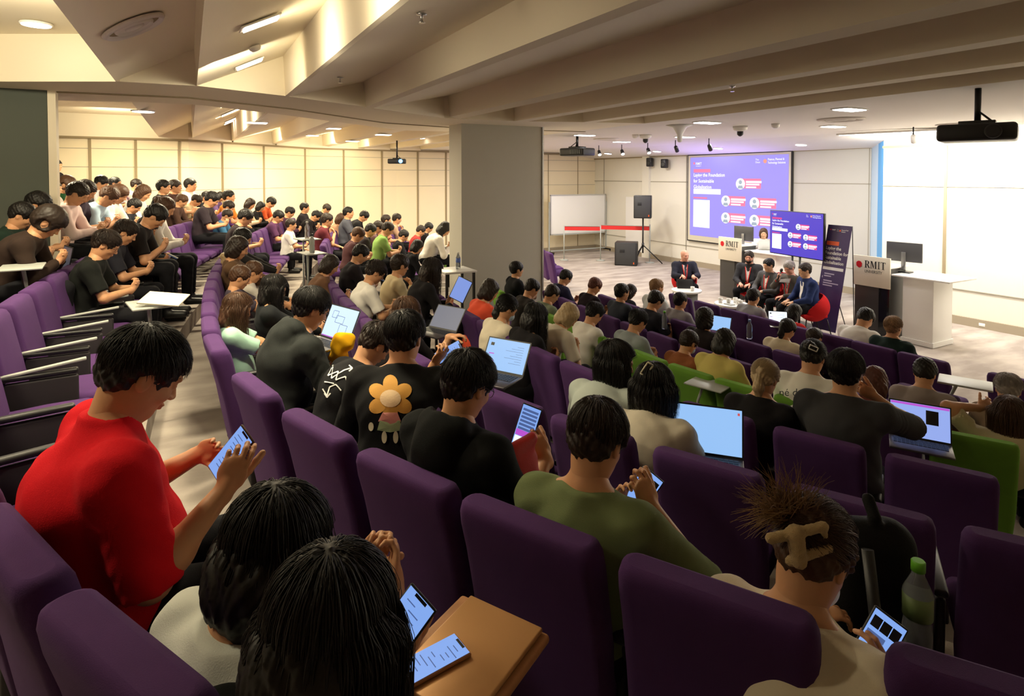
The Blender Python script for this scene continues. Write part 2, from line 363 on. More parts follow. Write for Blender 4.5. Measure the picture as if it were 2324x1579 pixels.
def mk_body(sp, J, vb, vh, vd):
    H, P, R, N, C, up, sd, fw = (J[k] for k in ('H', 'P', 'R', 'N', 'C', 'up', 'sd', 'fw')); hs = sp['hs']; hv = sp['heavy']; parts = []
    B = np.stack([fw, sd, up], 1)
    lo = np.minimum.reduce([P-.25, N-.3, H-.12]); hi = np.maximum.reduce([P+.25, N+.3, H+.12])
    for s, (el, wr, a) in J['arm'].items(): lo = np.minimum.reduce([lo, el-.08, wr-.08]); hi = np.maximum.reduce([hi, el+.08, wr+.08])
    f = Fld(lo, hi, vb)
    f.ell(P, (.09, .13, .08), B, .05); f.cone(P, C, .085, .09, .05); f.ell(C, (.080*hv, .13*hv**.7, .13), B, .05)
    f.cone(N-up*.02, H+R @ np.array([-.025, 0, -.05])*hs, .060*hs*(.8+.2*hv), .056*hs, .03)
    for s in (1, -1):
        f.cone(N+up*.01, J['Sh'][s], .045, .045, .04)
        if s in J['arm']:
            el, wr, a = J['arm'][s]; f.cone(J['Sh'][s], el, .050*hv**.5, .041*hv**.5, .03); f.cone(el, wr, .042*hv**.5, .026, .02)
            m = el+(wr-el)*.28; f.ell(m, (.05, .046, .046), None, .03) if hv > 1.15 else None
    f.half(P-Z*.02, -Z) if 0 else None
    parts.append(f.net())
    f = Fld(H-.16*hs, H+.16*hs, vh); head_prims(f, H, R, hs); f.cone(N, H+R @ np.array([-.025, 0, -.05])*hs, .060*hs*(.8+.2*hv), .056*hs, .025); parts.append(f.net())
    for s, (el, wr, a) in J['arm'].items():
        d = nrm(a['d']); f = Fld(wr+d*.06-.155, wr+d*.06+.155, vd)
        hand_prims(f, wr, np.array(a['d'], float), np.array(a['n'], float), -s if a.get('flip') else s, a.get('c', (.5,)*4), a.get('t', .5), a.get('s', .95)); f.cone(el, wr, .042*hv**.5, .026, .01)
        parts.append(f.net())
    return mesh_np('body', parts)
def mk_shirt(sp, J, v):
    H, P, R, N, C, up, sd, fw = (J[k] for k in ('H', 'P', 'R', 'N', 'C', 'up', 'sd', 'fw')); hv = sp['heavy']; B = np.stack([fw, sd, up], 1)
    lo = np.minimum(P-.28, N-.34); hi = np.maximum(P+.28, N+.34)
    for s, (el, wr, a) in J['arm'].items(): lo = np.minimum.reduce([lo, el-.11, wr-.11]); hi = np.maximum.reduce([hi, el+.11, wr+.11])
    f = Fld(lo, hi, v)
    f.ell(P+up*.02, (.135*hv, .175*hv, .13), B, .06); f.ell(P+up*.16+fw*.02*(hv-1)*4, (.128*hv, .160*hv, .15), B, .06)
    f.ell(C+up*.02, (.120*hv, .172*hv**.7, .155), B, .07); f.cone(J['Sh'][1]-sd*.04-up*.03, J['Sh'][-1]+sd*.04-up*.03, .068, None, .06)
    f.cone(N-up*.035-fw*.01, N+up*.03-fw*.006, .080, .068*(.8+.2*hv), .05)
    for s in (1, -1):
        f.cone(N-up*.035, J['Sh'][s]-up*.003, .058, .060*hv**.4, .05)
        if s in J['arm']:
            el, wr, a = J['arm'][s]; S0 = J['Sh'][s]; h5 = hv**.5
            if sp['sleeve'] == 'long': f.cone(S0, el, .064*h5, .054*h5, .05, wob=.002*sp['wr']); f.cone(el, wr, .054*h5, .038, .03, cb=-.012, wob=.0025*sp['wr'])
            elif sp['sleeve'] == 'half': f.cone(S0, el, .066*h5, .066*h5, .05, cb=.015, wob=.0015)
            elif sp['sleeve'] == 'none': pass
            else: f.cone(S0, S0+(el-S0)*.78, .066*h5, .068*h5, .05, cb=0, wob=.001)
    # neck opening
    f.cone(N+up*.030, N+up*.2, .200, .2, .008, 'sub', ca=0) if sp['collar'] == 0 else None
    if sp['collar'] == 1:
        f.cone(N+up*.052, N+up*.2, .2, .2, .006, 'sub', ca=0)
    if sp['hood']:
        f.ell(N-fw*.065+up*.03, (.070, .118, .062), B, .03); f.ell(N-fw*.12-up*.05, (.060, .10, .09), B, .04); f.ell(N-fw*.02+up*.07, (.07, .075, .07), B, .015, 'sub')
    f.half(P-Z*.09, -Z)
    f.disp(wrinkle(.0022*sp['wr'], 1.0, sp['H'][0]*40))
    return mesh_np('shirt', [f.net()])
def mk_trousers(sp, J, v):
    P = J['P']; yl = .10*sp['heavy']; f = Fld(P+V(-.2, -.27, -.56), P+V(.62, .27, .14), v); o = {}
    for s in (1, -1):
        h = P+V(0, s*.085, -.02); k = np.array([.45, s*(yl+.02), .52]); a = np.array([.44, s*(yl+.02), .10])
        f.cone(h, k, .092*sp['heavy']**.6, .070, .04, wob=.002); f.cone(k, a, .068, .055, .03, cb=0, wob=.003)
    f.ell(P+V(.01, 0, -.01), (.13*sp['heavy'], .17*sp['heavy'], .11), None, .05)
    return mesh_np('trousers', [f.net()])
def mk_shoes(sp, s):
    ps = []; yl = .10*sp['heavy']
    if 1:
        f = Fld((.36, s*(yl+.02)-.07, -.01), (.70, s*(yl+.02)+.07, .14), .012)
        f.cone((.45, s*(yl+.02), .045), (.60, s*(yl+.03), .035), .045, .040, .02); f.cone((.44, s*(yl+.02), .05), (.44, s*(yl+.02), .10), .045, .042, .02); f.half((0, 0, .004), (0, 0, -1)); ps.append(f.net())
    return mesh_np('shoe', ps)
HC = np.array([-.016, 0, .042]); HR = np.array([.110, .090, .094])
def strands(n, style, R, hs, seed, length, width=.0011, K=9, mask=None, lift=.0, part=.0, hang=.0, curl=0, flow=None):
    """thin tapering locks that follow the skull, then hang"""
    rg = np.random.RandomState(seed); g = R.T @ np.array([0, 0, -1.0]); u = rg.normal(size=(n*3, 3)); u /= np.linalg.norm(u, axis=1)[:, None]
    keep = (u[:, 2] > -.35) & ~((u[:, 0] > .35) & (u[:, 2] < .45)) & ~((u[:, 0] > .05) & (u[:, 2] < -.02))
    if style == 'short': keep &= ~((np.abs(u[:, 1]) > .5) & (u[:, 2] < .12) & (u[:, 0] > -.5))
    K = max(8, int(length/.022)); u = u[keep][:n]; n = len(u); p = HC+u*HR*.97; crown = np.array([-.55, part, .85]); crown /= np.linalg.norm(crown)
    d0 = u-crown; d0 -= u*np.sum(d0*u, 1)[:, None]; d0 /= np.linalg.norm(d0, axis=1)[:, None]+1e-6
    if flow is not None: fl = np.array(flow, float); d0 = d0*.4+fl[None, :]
    L = length*(.7+.6*rg.rand(n)); ph = rg.rand(n)*6.28; sdv = np.cross(u, d0); pts = [p]; d = d0+u*lift; off = .015+.06*rg.rand(n)**2
    for k in range(K):
        t = (k+1)/K; dd = d*(1-hang*.6)+g*hang+sdv*(curl*np.sin(ph+t*9))[:, None]+rg.normal(size=(n, 3))*.05
        e0 = (pts[-1]-HC)/HR; r0 = np.linalg.norm(e0, axis=1); nn = nrm2(e0/HR); on = np.sum(dd*nn, 1); dd = nrm2(dd)-0*nn; on = np.sum(dd*nn, 1)
        dd = dd-nn*(np.maximum(on, -.25 if hang else 0)*(on > (0 if hang else -9))*(((pts[-1]-HC) @ g < 0.01) | (not hang)))[:, None]+nn*(lift*.5*(r0 < 1.6))[:, None]
        dd /= np.linalg.norm(dd, axis=1)[:, None]; q = pts[-1]+dd*(L/K)[:, None]
        if style in ('long', 'bob', 'pony', 'bun', 'messy'):
            fz = (q[:, 0] > .0) & (q[:, 2] < .075) & (np.abs(q[:, 1]) < .074); q = np.where(fz[:, None], np.stack([np.minimum(q[:, 0], .055), np.sign(q[:, 1]+1e-4)*.076, q[:, 2]], 1), q)
        if hang:  # falling hair stays close to the head and neck
            rel = q-HC; gz = rel @ g; hz = rel-gz[:, None]*g; hr_ = np.linalg.norm(hz, axis=1); mx = np.where(gz > 0, .104-.06*np.clip(gz-.12, 0, .3)+off*.5, 9); mn = np.where((gz > .01) & (rel[:, 0] < .03), mx-.008, 0); f_ = np.clip(hr_, mn, mx)/(hr_+1e-6); q = HC+gz[:, None]*g+hz*f_[:, None]
        e = (q-HC)/(HR); r = np.linalg.norm(e, axis=1); push = r < 1+off; q = np.where(push[:, None], HC+e/r[:, None]*(1+off)[:, None]*HR, q)
        d = nrm2(q-pts[-1]); pts.append(q)
    pts = np.stack(pts, 1)*hs  # n,K+1,3
    t = np.linspace(0, 1, K+1); w = width*hs*(1-t**2*.85); tn = np.gradient(pts, axis=1); tn /= np.linalg.norm(tn, axis=2)[:, :, None]+1e-9
    rad = pts-(HC*hs); rad /= np.linalg.norm(rad, axis=2)[:, :, None]; sx = np.cross(tn, rad); sx /= np.linalg.norm(sx, axis=2)[:, :, None]+1e-9; rd = np.cross(sx, tn)
    ring = [pts+sx*(w*2.0)[None, :, None], pts+rd*(w*1.2)[None, :, None], pts-sx*(w*2.0)[None, :, None]]
    P = np.stack(ring, 2).reshape(-1, 3); m = K+1; base = (np.arange(n)*m*3)[:, None, None]+(np.arange(K)*3)[None, :, None]
    Q = [np.stack([base+a, base+b, base+3+b, base+3+a], -1).reshape(-1, 4) for a, b in ((0, 1), (1, 2), (2, 0))]
    return P.astype(np.float32), np.concatenate(Q)
def nrm2(a): return a/(np.linalg.norm(a, axis=1)[:, None]+1e-9)
def mk_hair(style, R, hs, v, nst=0, seed=1, drop=None, sw=.0008):
    """mesh in head-centred, world-oriented axes"""
    dn = np.array([0, 0, -1.0]); T = lambda x, y, z: R @ (np.array([x, y, z])*hs); back = R @ np.array([-1.0, 0, 0]); back[2] = min(back[2], 0)
    long_ = style in ('long', 'pony', 'bob'); L = dict(long=.36, bob=.0, pony=.24).get(style, 0) if drop is None else drop
    lo = np.array([-.17, -.15, -.17]); hi = np.array([.17, .15, .19])
    if L: lo[2] -= L+.02; lo[0] -= .12; hi[0] += .06
    if style in ('bun', 'messy'): hi += .04
    f = Fld(lo*hs, hi*hs, v); E = lambda c, r, k=.02, op='add': f.ell(T(*c), np.array(r)*hs, R, k, op)
    thick = dict(fluffy=1.16, curly=1.10, buzz=.96, bald=0, short=1.03, fringe=1.04).get(style, 1.0)
    hr = HR*thick
    E(HC, hr); E((-.055, 0, -.015), (.055, .072, .058), .03)
    if style == 'fluffy': E((-.02, 0, -.01), (.115, .105, .085), .03)
    for y in (1, -1):
        E((.02, .070*y, .012), (.026, .014, .034), .012)     # sideburns
    if style in ('short', 'curly', 'buzz', 'fluffy', 'cap', 'fringe'):
        E((.112, 0, -.040), (.075, .088, .090 if style != 'fringe' else .074), .008, 'sub')
        for y in (1, -1): E((.004, .100*y, -.026), (.058, .034, .056), .008, 'sub')
    elif style in ('bun', 'messy', 'pony'):
        E((.115, 0, -.030), (.080, .086, .092), .010, 'sub')
        for y in (1, -1): E((.01, .096*y, -.028), (.045, .024, .045), .008, 'sub')
    else:
        E((.120, 0, -.028), (.085, .074, .092), .014, 'sub')
    if style in ('long', 'bob'):
        for y in (1, -1): E((-.012, .074*y, -.035), (.062, .024, .085), .02)
        E((-.058, 0, -.055), (.052, .082, .088), .03)
    if style == 'long':
        b0 = T(-.065, 0, -.06)
        for y in (-.055, -.02, .02, .055):
            a = T(-.055, y, -.05); e = a+dn*L*hs+back*.02; f.cone(a, a*.5+e*.5+back*.012, .040*hs, .038*hs, .03); f.cone(a*.5+e*.5+back*.012, e, .038*hs, .026*hs, .03)
    if style == 'pony':
        a = T(-.115, 0, .02); f.ell(a, V(.03, .03, .03)*hs, None, .015); e = a+dn*L+back*.035; m = (a+e)/2+back*.03; f.cone(a, m, .022*hs, .034*hs, .015); f.cone(m, e, .034*hs, .014*hs, .015)
    if style == 'bun': E((-.115, 0, .045), (.045, .05, .045), .012)
    if style == 'messy': E((-.10, 0, .06), (.045, .055, .05), .02)
    Ri = R.T
    def st(X, Y, Zz):
        q = np.stack([X, Y, Zz], 1) @ R/hs; a = np.arctan2(q[:, 1], q[:, 0]+.04); b = np.arctan2(q[:, 2]-.04, np.hypot(q[:, 0], q[:, 1]))
        if style in ('curly', 'fluffy'): return .0045*np.sin(q[:, 0]*170+2*np.sin(q[:, 1]*90))*np.sin(q[:, 1]*160+q[:, 2]*60)*np.sin(q[:, 2]*150)
        c = q[:, 1]*150+q[:, 0]*30 if style == 'x' else a*26+3*np.sin(b*4+a*3)
        return .0050*np.sin(a*7+b*9+1)*np.sin(b*13+a*3)*np.clip(np.cos(b)+.3, 0, 1)+.0022*np.sin(c)*np.cos(b)+.0012*np.sin(a*61+b*5)*np.cos(b)+.0012*np.sin(a*9+b*7)
    f.disp(st); parts = [f.net()]
    if style not in ('bald',):  # eyebrows
        g = Fld(T(.09, 0, .03)-.06*hs, T(.09, 0, .03)+.06*hs, min(v, .005))
        for y in (1, -1): g.cone(T(.0955, .016*y, .031), T(.082, .046*y, .033), .0042*hs, .003*hs, .003)
        parts.append(g.net())
    if nst:
        kw = dict(short=dict(length=.054, lift=.24), fringe=dict(length=.065, lift=.05), curly=dict(length=.045, lift=.3, curl=1.2), buzz=dict(length=.015, lift=.6), bob=dict(length=.24, hang=.25), long=dict(length=.24+L, hang=.30), pony=dict(length=.09, hang=0, flow=(-1, 0, 0)), bun=dict(length=.09, flow=(-1, 0, .2)), messy=dict(length=.11, flow=(-.9, 0, .35), lift=.1), fluffy=dict(length=.06, lift=.5, curl=1), cap=dict(length=.02)).get(style, dict(length=.05))
        P, Q = strands(nst, 'short' if style in ('short', 'buzz', 'curly', 'fringe') else style, R, hs, seed, width=sw, **{k: v2 for k, v2 in kw.items()})
        parts.append(((P @ R.T).astype(np.float32), Q))
    return mesh_np('hair', parts)
def mk_eyes(R, hs):
    ps = []
    for y in (1, -1):
        f = Fld(R @ (np.array([.083, .031*y, .010])*hs)-.018, R @ (np.array([.083, .031*y, .010])*hs)+.018, .004)
        f.ell(R @ (np.array([.0865, .031*y, .0095])*hs), np.array([.006, .0115, .0045])*hs, R, .002); ps.append(f.net())
    return mesh_np('eyes', ps)
def mk_glasses(R, hs):
    m = MB(); T = lambda x, y, z: Vector(R @ (np.array([x, y, z])*hs))
    for y in (1, -1):
        m.tube([T(.106+.0*math.cos(a)-.012*(abs(.033*y+.022*math.cos(a))/.055)**2, .033*y+.022*math.cos(a), .006+.018*math.sin(a)) for a in np.linspace(0, 2*math.pi, 15)], .0014, 5, cap=False)
        m.tube([T(.095, .055*y, .012), T(.06, .076*y, .014), T(.0, .086*y, .014), T(-.02, .084*y, .0)], .0016, 5)
    m.tube([T(.106, -.011, .01), T(.108, 0, .012), T(.106, .011, .01)], .0014, 5)
    return m.mesh('glasses')
def mk_mask(R, hs):
    f = Fld(R @ np.array([.08, 0, -.045])*hs-.09, R @ np.array([.08, 0, -.045])*hs+.09, .005)
    f.ell(R @ (np.array([.058, 0, -.048])*hs), np.array([.064, .058, .052])*hs, R, .01); f.half(R @ (np.array([.045, 0, 0])*hs), R @ np.array([-1.0, 0, 0])); f.half(R @ (np.array([.1, 0, -.014])*hs), R @ np.array([.2, 0, 1.0]))
    return mesh_np('face_mask', [f.net()])
CACHE = {}
Q_LO = dict(vb=.016, vh=.0085, vd=.008, vs=.015, vr=.0085, ns=0); Q_MID = dict(vb=.012, vh=.006, vd=.006, vs=.011, vr=.006, ns=0); Q_HI = dict(vb=.009, vh=.0042, vd=.0036, vs=.0085, vr=.005, ns=3200)
def cached(k, fn):
    if k not in CACHE: CACHE[k] = fn()
    return CACHE[k]
def set_mats(o, ms):
    for i, m in enumerate(ms): o.material_slots[i].link = 'OBJECT'; o.material_slots[i].material = m
M_SLOT = mat('plain_cloth', (.3, .3, .3))
def child(name, me, m, parent, loc=None):
    o = bpy.data.objects.new(name, me); COL.objects.link(o); o.parent = parent
    if loc is not None: o.location = loc
    if not me.materials: me.materials.append(M_SLOT)
    set_mats(o, [m]); return o
def person(key, sp, q, loc, rz, sc, label, hair=('short', 'k'), shirt=(30, 30, 32), pants=(24, 24, 28), skin=0, glasses=None, mask=None, group=None, drop=None, seed=1, shirt_name='shirt', sw=.0008, nst=None):
    """an Empty on the floor with body, shirt, trousers, shoes, hair as children"""
    J = cached(('J', key), lambda: skeleton(sp)); e = empty('person', loc, rz, label, 'person', group); e.scale = (sc,)*3
    b = child('body', cached(('b', key), lambda: mk_body(sp, J, q['vb'], q['vh'], q['vd'])), SKIN[skin], e)
    if shirt is not None: child(shirt_name, cached(('s', key, sp['sleeve']), lambda: mk_shirt(sp, J, q['vs'])), cloth(shirt), e)
    if sp['legs']:
        child('trousers', cached(('t', key), lambda: mk_trousers(sp, J, max(.014, q['vs']))), cloth(pants), e)
        for s_ in (1, -1): child('shoe', cached(('sh', round(sp['heavy'], 1), s_), lambda: mk_shoes(sp, s_)), M_BLK, e)
    if hair[0] != 'bald':
        child('hair', cached(('h', key, hair[0], drop, seed), lambda: mk_hair(hair[0], J['R'], sp['hs'], q['vr'], q['ns'] if nst is None else nst, seed, drop, sw)), HAIR[hair[1]], e, tuple(J['H']))
    child('eyes', cached(('e', key), lambda: mk_eyes(J['R'], sp['hs'])), M_EYE, e, tuple(J['H']))
    if glasses: child('glasses', cached(('g', key), lambda: mk_glasses(J['R'], sp['hs'])), glasses, e, tuple(J['H']))
    if mask: child('face_mask', cached(('m', key), lambda: mk_mask(J['R'], sp['hs'])), mask, e, tuple(J['H']))
    if hair[0] == 'cap': pass
    return e, J
# ------------------------------------------------------------------ rows of seats
ROWS = dict(T=(-4.7, 1.85), S=(-3.0, 1.6), R=(-1.95, 1.35), Q=(-1.03, 1.08), P=(.13, .87), O=(1.37, .645), M=(2.68, .39), L=(4.02, .12), K=(4.95, 0), I=(5.65, 0), J=(6.75, 0))
KC = dict(L=1.3, K=1.1, I=.5, J=.3); RC = dict(P=12.2, O=11.6, M=11.4)
def rowx(r, Y):
    k = KC.get(r, 1.0); a = (4.6-max(Y, -1.5))**2/RC.get(r, 12.2)*k if Y < 4.6 else .018*(Y-4.6)**2
    return ROWS[r][0]+a
def rowang(r, Y):
    k = KC.get(r, 1.0); s = -(4.6-max(Y, -1.5))*2/RC.get(r, 12.2)*k if Y < 4.6 else .036*(Y-4.6)
    return math.atan2(-s, 1)
def row_hit(r, px, off=.3):
    """points where the vertical plane through an image column crosses a row (off in front of the chair tops)"""
    rd = raydir(px, 400); lo, hi = .4, 22; out = []
    f = lambda t: rd.x*t-(rowx(r, rd.y*t)+off)
    prev = f(lo); N_ = 300
    for i in range(1, N_+1):
        t = lo+(hi-lo)*i/N_; c = f(t)
        if (c > 0) != (prev > 0):
            t0, t1 = t-(hi-lo)/N_, t
            for _ in range(20):
                m = (t0+t1)/2
                if (f(m) > 0) == (prev > 0): t0 = m
                else: t1 = m
            out.append((Vector((rd.x*t0, rd.y*t0, 0)), t0))
        prev = c
    return out
# ------------------------------------------------------------------ the setting
def ysamp(a, b, n): return [a+(b-a)*i/n for i in range(n+1)]
m = MB(); order = ['T', 'S', 'R', 'Q', 'P', 'O', 'M', 'L', 'K']; ys = ysamp(-3, 20, 60)
prev = [(-9, y) for y in ys]
for i, r in enumerate(order):
    z = ROWS[r][1]; nxt = order[i+1] if i+1 < len(order) else None
    if nxt is None: cur = [(14.6, y) for y in ys]
    else: cur = [(rowx(nxt, y)-.42, y) for y in ys]
    for (p, q, p2, q2) in zip(prev, cur, prev[1:], cur[1:]): m.quad([(p[0], p[1], z), (q[0], q[1], z), (q2[0], q2[1], z), (p2[0], p2[1], z)])
    if nxt:
        z2 = ROWS[nxt][1]
        if z2 < z:
            for q, q2 in zip(cur, cur[1:]): m.quad([(q[0], q[1], z), (q[0], q[1], z2), (q2[0], q2[1], z2), (q2[0], q2[1], z)])
    prev = cur
tag(m.build('floor', M_CARP), kind='structure')
# ceiling -------------------------------------------------
Z0 = 3.75
PROF = [(-9, 4.2), (-.62, 4.2), (-.60, Z0), (.06, 4.11), (.08, Z0), (.94, 4.19), (.96, Z0), (1.0, Z0), (2.0, 4.07), (2.03, Z0), (2.15, Z0), (3.54, 4.1), (3.57, Z0+.02), (3.75, Z0), (4.67, 4.03), (4.69, Z0+.0), (4.9, Z0), (5.75, 3.97), (5.77, Z0), (5.98, Z0), (6.80, 3.87), (6.83, Z0)]
def interp(pts, x):
    if x <= pts[0][0]: return pts[0][1]
    for (a, b), (c, d) in zip(pts, pts[1:]):
        if x <= c: return b+(d-b)*(x-a)/max(1e-6, c-a)
    return pts[-1][1]
def edge(pxs): return [(onz(a, b, Z0).x, onz(a, b, Z0).y) for a, b in pxs]
YE = edge([(0, 185), (272, 185), (450, 195), (651, 218), (832, 243), (1008, 268), (1171, 275), (1325, 277), (1466, 280)])
YS = edge([(115, 228), (327, 232), (461, 239), (630, 259), (913, 296)]) + [(5.6, 11.0), (7.0, 10.9)]
TR = edge([(104, 206), (426, 220), (663, 246), (875, 278)]) + [(4.6, 10.2), (7.0, 9.8)]
WB = [(-9, 15.4), (0, 15.8), (3.2, 18.6), (6, 19.05), (14.3, 19.1)]
def cz(x): return interp(PROF, x)
m = MB(); m.mi = 0
px_ = sorted(set([p[0] for p in PROF]+[p[0] for p in YE if -9 < p[0] < 6.83]+[p[0] for p in WB if p[0] < 6.8]+[p[0] for p in YS if -9 < p[0] < 6.83]))
for a, b in zip(px_, px_[1:]):
    za, zb = cz(a), cz(b)
    for (y0a, y0b, y1a, y1b) in ((-3, -3, interp(YE, a), interp(YE, b)), (interp(YS, a), interp(YS, b), interp(WB, a), interp(WB, b))):
        m.quad([(a, y0a, za), (a, y1a, za), (b, y1b, zb), (b, y0b, zb)])
    for Yf in (YE, YS): 
        if max(za, zb) > Z0+.001: m.quad([(a, interp(Yf, a), za), (b, interp(Yf, b), zb), (b, interp(Yf, b), Z0), (a, interp(Yf, a), Z0)])
    if max(za, zb) > Z0+.001: m.quad([(a, interp(WB, a)-.07, za), (b, interp(WB, b)-.07, zb), (b, interp(WB, b)-.07, Z0-.04), (a, interp(WB, a)-.07, Z0-.04)])
    m.quad([(a, interp(YE, a), Z0), (a, interp(YS, a), Z0), (b, interp(YS, b), Z0), (b, interp(YE, b), Z0)])
tag(m.build('ceiling', M_CEIL), kind='structure')
m = MB()
m.quad([(6.83, -3, Z0), (6.83, 19.2, Z0), (12.4, 19.2, Z0), (11.5, -3, Z0)]); m.quad([(11.5, -3, Z0), (12.4, 19.2, Z0), (14.3, 19.2, 3.52), (14.3, -3, 3.46)])
tag(m.build('ceiling', M_CEILW), kind='structure')
m = MB()
for (a, b), (c, d) in zip(TR, TR[1:]): m.slab([(a, b, Z0-.012), (c, d, Z0-.012), (c, d+.05, Z0-.012), (a, b+.05, Z0-.012)], (0, 0, .01))
tag(m.build('trim_1', M_JOINT), kind='structure')
m = MB(); m.box((7.2, -3.05, 2.3), (34, .1, 5)); tag(m.build('wall_rear', M_PANEL), kind='structure')
m = MB(); m.box((-9.05, 8, 3), (.1, 24, 5)); tag(m.build('wall_left', M_PANEL), kind='structure')
# operable partition at the far side
m = MB()
for (a, b), (c, d) in zip(WB, WB[1:]): m.slab([(a, b, -.05), (c, d, -.05), (c, d+.12, -.05), (a, b+.12, -.05)], (0, 0, 4.3), mi=0)
def wb_hit(px):
    rd = raydir(px, 400)
    for (a, b), (c, d) in zip(WB, WB[1:]):
        A = np.array([[rd.x, a-c], [rd.y, b-d]]); t, u = np.linalg.solve(A, np.array([a, b]))
        if -1e-6 <= u <= 1.000001: return a+u*(c-a), b+u*(d-b)
for px in (118, 205, 308.6, 408, 505, 599, 692.5, 780, 866.7, 948, 1012, 1244, 1311):
    x, y = wb_hit(px); wd = .05 if px < 1100 else .012
    m.box((x, y-.012, 1.83), (wd, .03, 3.72), mi=1)
for z, t in ((3.45, .012), (3.05, .012), (2.52, .012)):
    for (a, b), (c, d) in zip(WB, WB[1:]): m.slab([(a, b-.006, z), (c, d-.006, z), (c, d+.01, z), (a, b+.01, z)], (0, 0, t), mi=2)
for (a, b), (c, d) in zip(WB, WB[1:]): m.slab([(a, b-.075, Z0-.085), (c, d-.075, Z0-.085), (c, d+.02, Z0-.085), (a, b+.02, Z0-.085)], (0, 0, .045), mi=1)
tag(m.build('wall_far', [M_PANEL, M_JOINT, M_SEAM]), kind='structure')
# front wall: deep part behind the screen and near part on the right
XA, XB = 14.1, 13.05
ya = onx(1976, 500, XA).y; yb = onx(2003, 500, XB).y
m = MB(); m.box((XA+.06, (19.2+ya)/2, 1.85), (.12, 19.2-ya, 3.8))
g = onx(1800, 500, XA).y
m.box((XA-.004, (g+ya)/2, 1.85), (.02, g-ya, 3.6), mi=3)
for z in (2.67, .62): m.box((XA-.012, (19.1+ya)/2, z), (.02, 19.1-ya, .018), mi=1)
for px in (1371, 1470, 1558, 1801, 1972): m.box((XA-.012, onx(px, 500, XA).y, 1.8), (.02, .015, 3.7), mi=1)
y1 = onx(1467, 500, XA).y; m.box((XA-.05, y1-.05, 1.8), (.1, .35, 3.6), mi=0)
m.box((XA-.02, (19.1+ya)/2, 3.53), (.05, 19.1-ya, .05), mi=2)
tag(m.build('wall_front', [M_FWALL, M_SEAM, M_JOINT, M_GWALL]), kind='structure')
m = MB(); m.box((XA-.02, (19+ya)/2, .08), (.04, 19-ya, .16)); m.box((XB-.02, (yb-3)/2, .08), (.04, yb+3, .16)); m.box((13, 19.04, .08), (3, .05, .14)); tag(m.build('baseboard_front', M_SKIRT), kind='structure')
m = MB(); m.box((XB+.06, (yb-3)/2, 1.8), (.12, yb+3, 3.7))
for z in (2.65, .67): m.box((XB-.008, (yb-3)/2, z), (.02, yb+3, .016), mi=1)
m.box((XB-.01, onx(2145, 500, XB).y, 1.8), (.03, .05, 3.6), mi=2); m.box((XB-.02, (yb-3)/2, 3.47), (.06, yb+3, .05), mi=2)
tag(m.build('wall_front_near', [M_FWALL, M_SEAM, M_JOINT]), kind='structure')
M_BLUE = mat('sky_blue_paint', S(86, 168, 232), .5); M_PBL = mat('pale_blue_panel', S(196, 224, 250), .4)
m = MB(); A = Vector((XA, ya, 0)); B = Vector((XB, yb, 0)); C_ = A.lerp(B, .58)
m.slab([A, C_, C_+Vector((.1, -.02, 0)), A+Vector((.1, -.02, 0))], (0, 0, 3.6), mi=0); m.slab([C_, B, B+Vector((.1, -.02, 0)), C_+Vector((.1, -.02, 0))], (0, 0, 3.6), mi=1)
tag(m.build('wall_front_return', [M_PBL, M_BLUE]), kind='structure')
# pillars
M_PILG = mat('grey_pillar_paint', S(186, 182, 170), .7, bump=.05); M_PILD = mat('dark_green_grey_pillar', S(78, 84, 76), .75, bump=.1); M_CREAM = mat('cream_edge', S(226, 214, 190), .5)
c1 = onz(1047, 280, Z0); c2 = onz(1220, 282, Z0)
m = MB(); m.box(((c1.x+c1.x+1.62)/2, c1.y+.27, Z0/2), (1.62, .54, Z0)); m.box((c1.x+1.62, c1.y-.005, Z0/2), (.03, .03, Z0), mi=1)
tag(m.build('wall_pillar', [M_PILG, M_MET]), kind='structure'); PILLAR = (c1.x, c1.y)
d1 = onz(106, 205, Z0)
m = MB(); m.box((d1.x-2.5, d1.y+.25, 2.3), (5, .5, 2.9)); m.box((d1.x+.04, d1.y+.06, 2.3), (.07, .14, 2.9), mi=1)
tag(m.build('wall_pillar_left', [M_PILD, M_CREAM]), kind='structure')
# door on the front wall behind the speaker
m = MB(); ydo = onx(1440, 500, XA).y; m.box((XA-.02, ydo, 1.05), (.03, .9, 2.1)); 
tag(m.build('door_1', M_WHT), kind='structure')
# ------------------------------------------------------------------ fixtures
E_WARM = emat('lamp_diffuser_warm', (1, .86, .72), 9); E_WHT = emat('lamp_diffuser_white', (1, .95, .9), 9)
def fixture(px, py, surf, label, w_=.34, l_=.16, rnd=False, ang=0, em=E_WARM, group=None, tilt=None):
    p = surf(px, py); e = empty('ceiling_light', p, ang, label, 'ceiling light', group)
    if tilt: e.rotation_euler = (tilt[0], tilt[1], ang)
    if rnd:
        MB().lathe([(w_*.5, 0), (w_*.5, -.012), (w_*.46, -.016)]).build('trim_ring', M_WHT, e); MB().lathe([(w_*.44, -.017), (w_*.44, -.022)]).build('diffuser', em, e)
    else:
        MB().box((0, 0, -.006), (w_+.04, l_+.04, .012), bev=.003).build('frame', M_WHT, e); MB().box((0, 0, -.016), (w_, l_, .012)).build('diffuser', em, e)
    return e
def prof_hit(px, py):
    rd = raydir(px, py)
    for i in range(400):
        t = 1.5+i*.05; q = EYE+rd*t
        if q.z > cz(q.x) or q.y > 15.5: 
            return Vector((q.x, q.y, cz(q.x)-.012))
    return q
flat = lambda a, b: onz(a, b, Z0-.002)
PS = [((590, 43), 'long bright ceiling light nearest the camera in the recess'), ((565, 139), 'bright rectangular ceiling light below the smoke detector')]
for (p, l) in PS: 
    e = fixture(*p, prof_hit, l, .25, .13, em=E_WARM); e.rotation_euler = (0, -math.atan(.44/.86), 0)
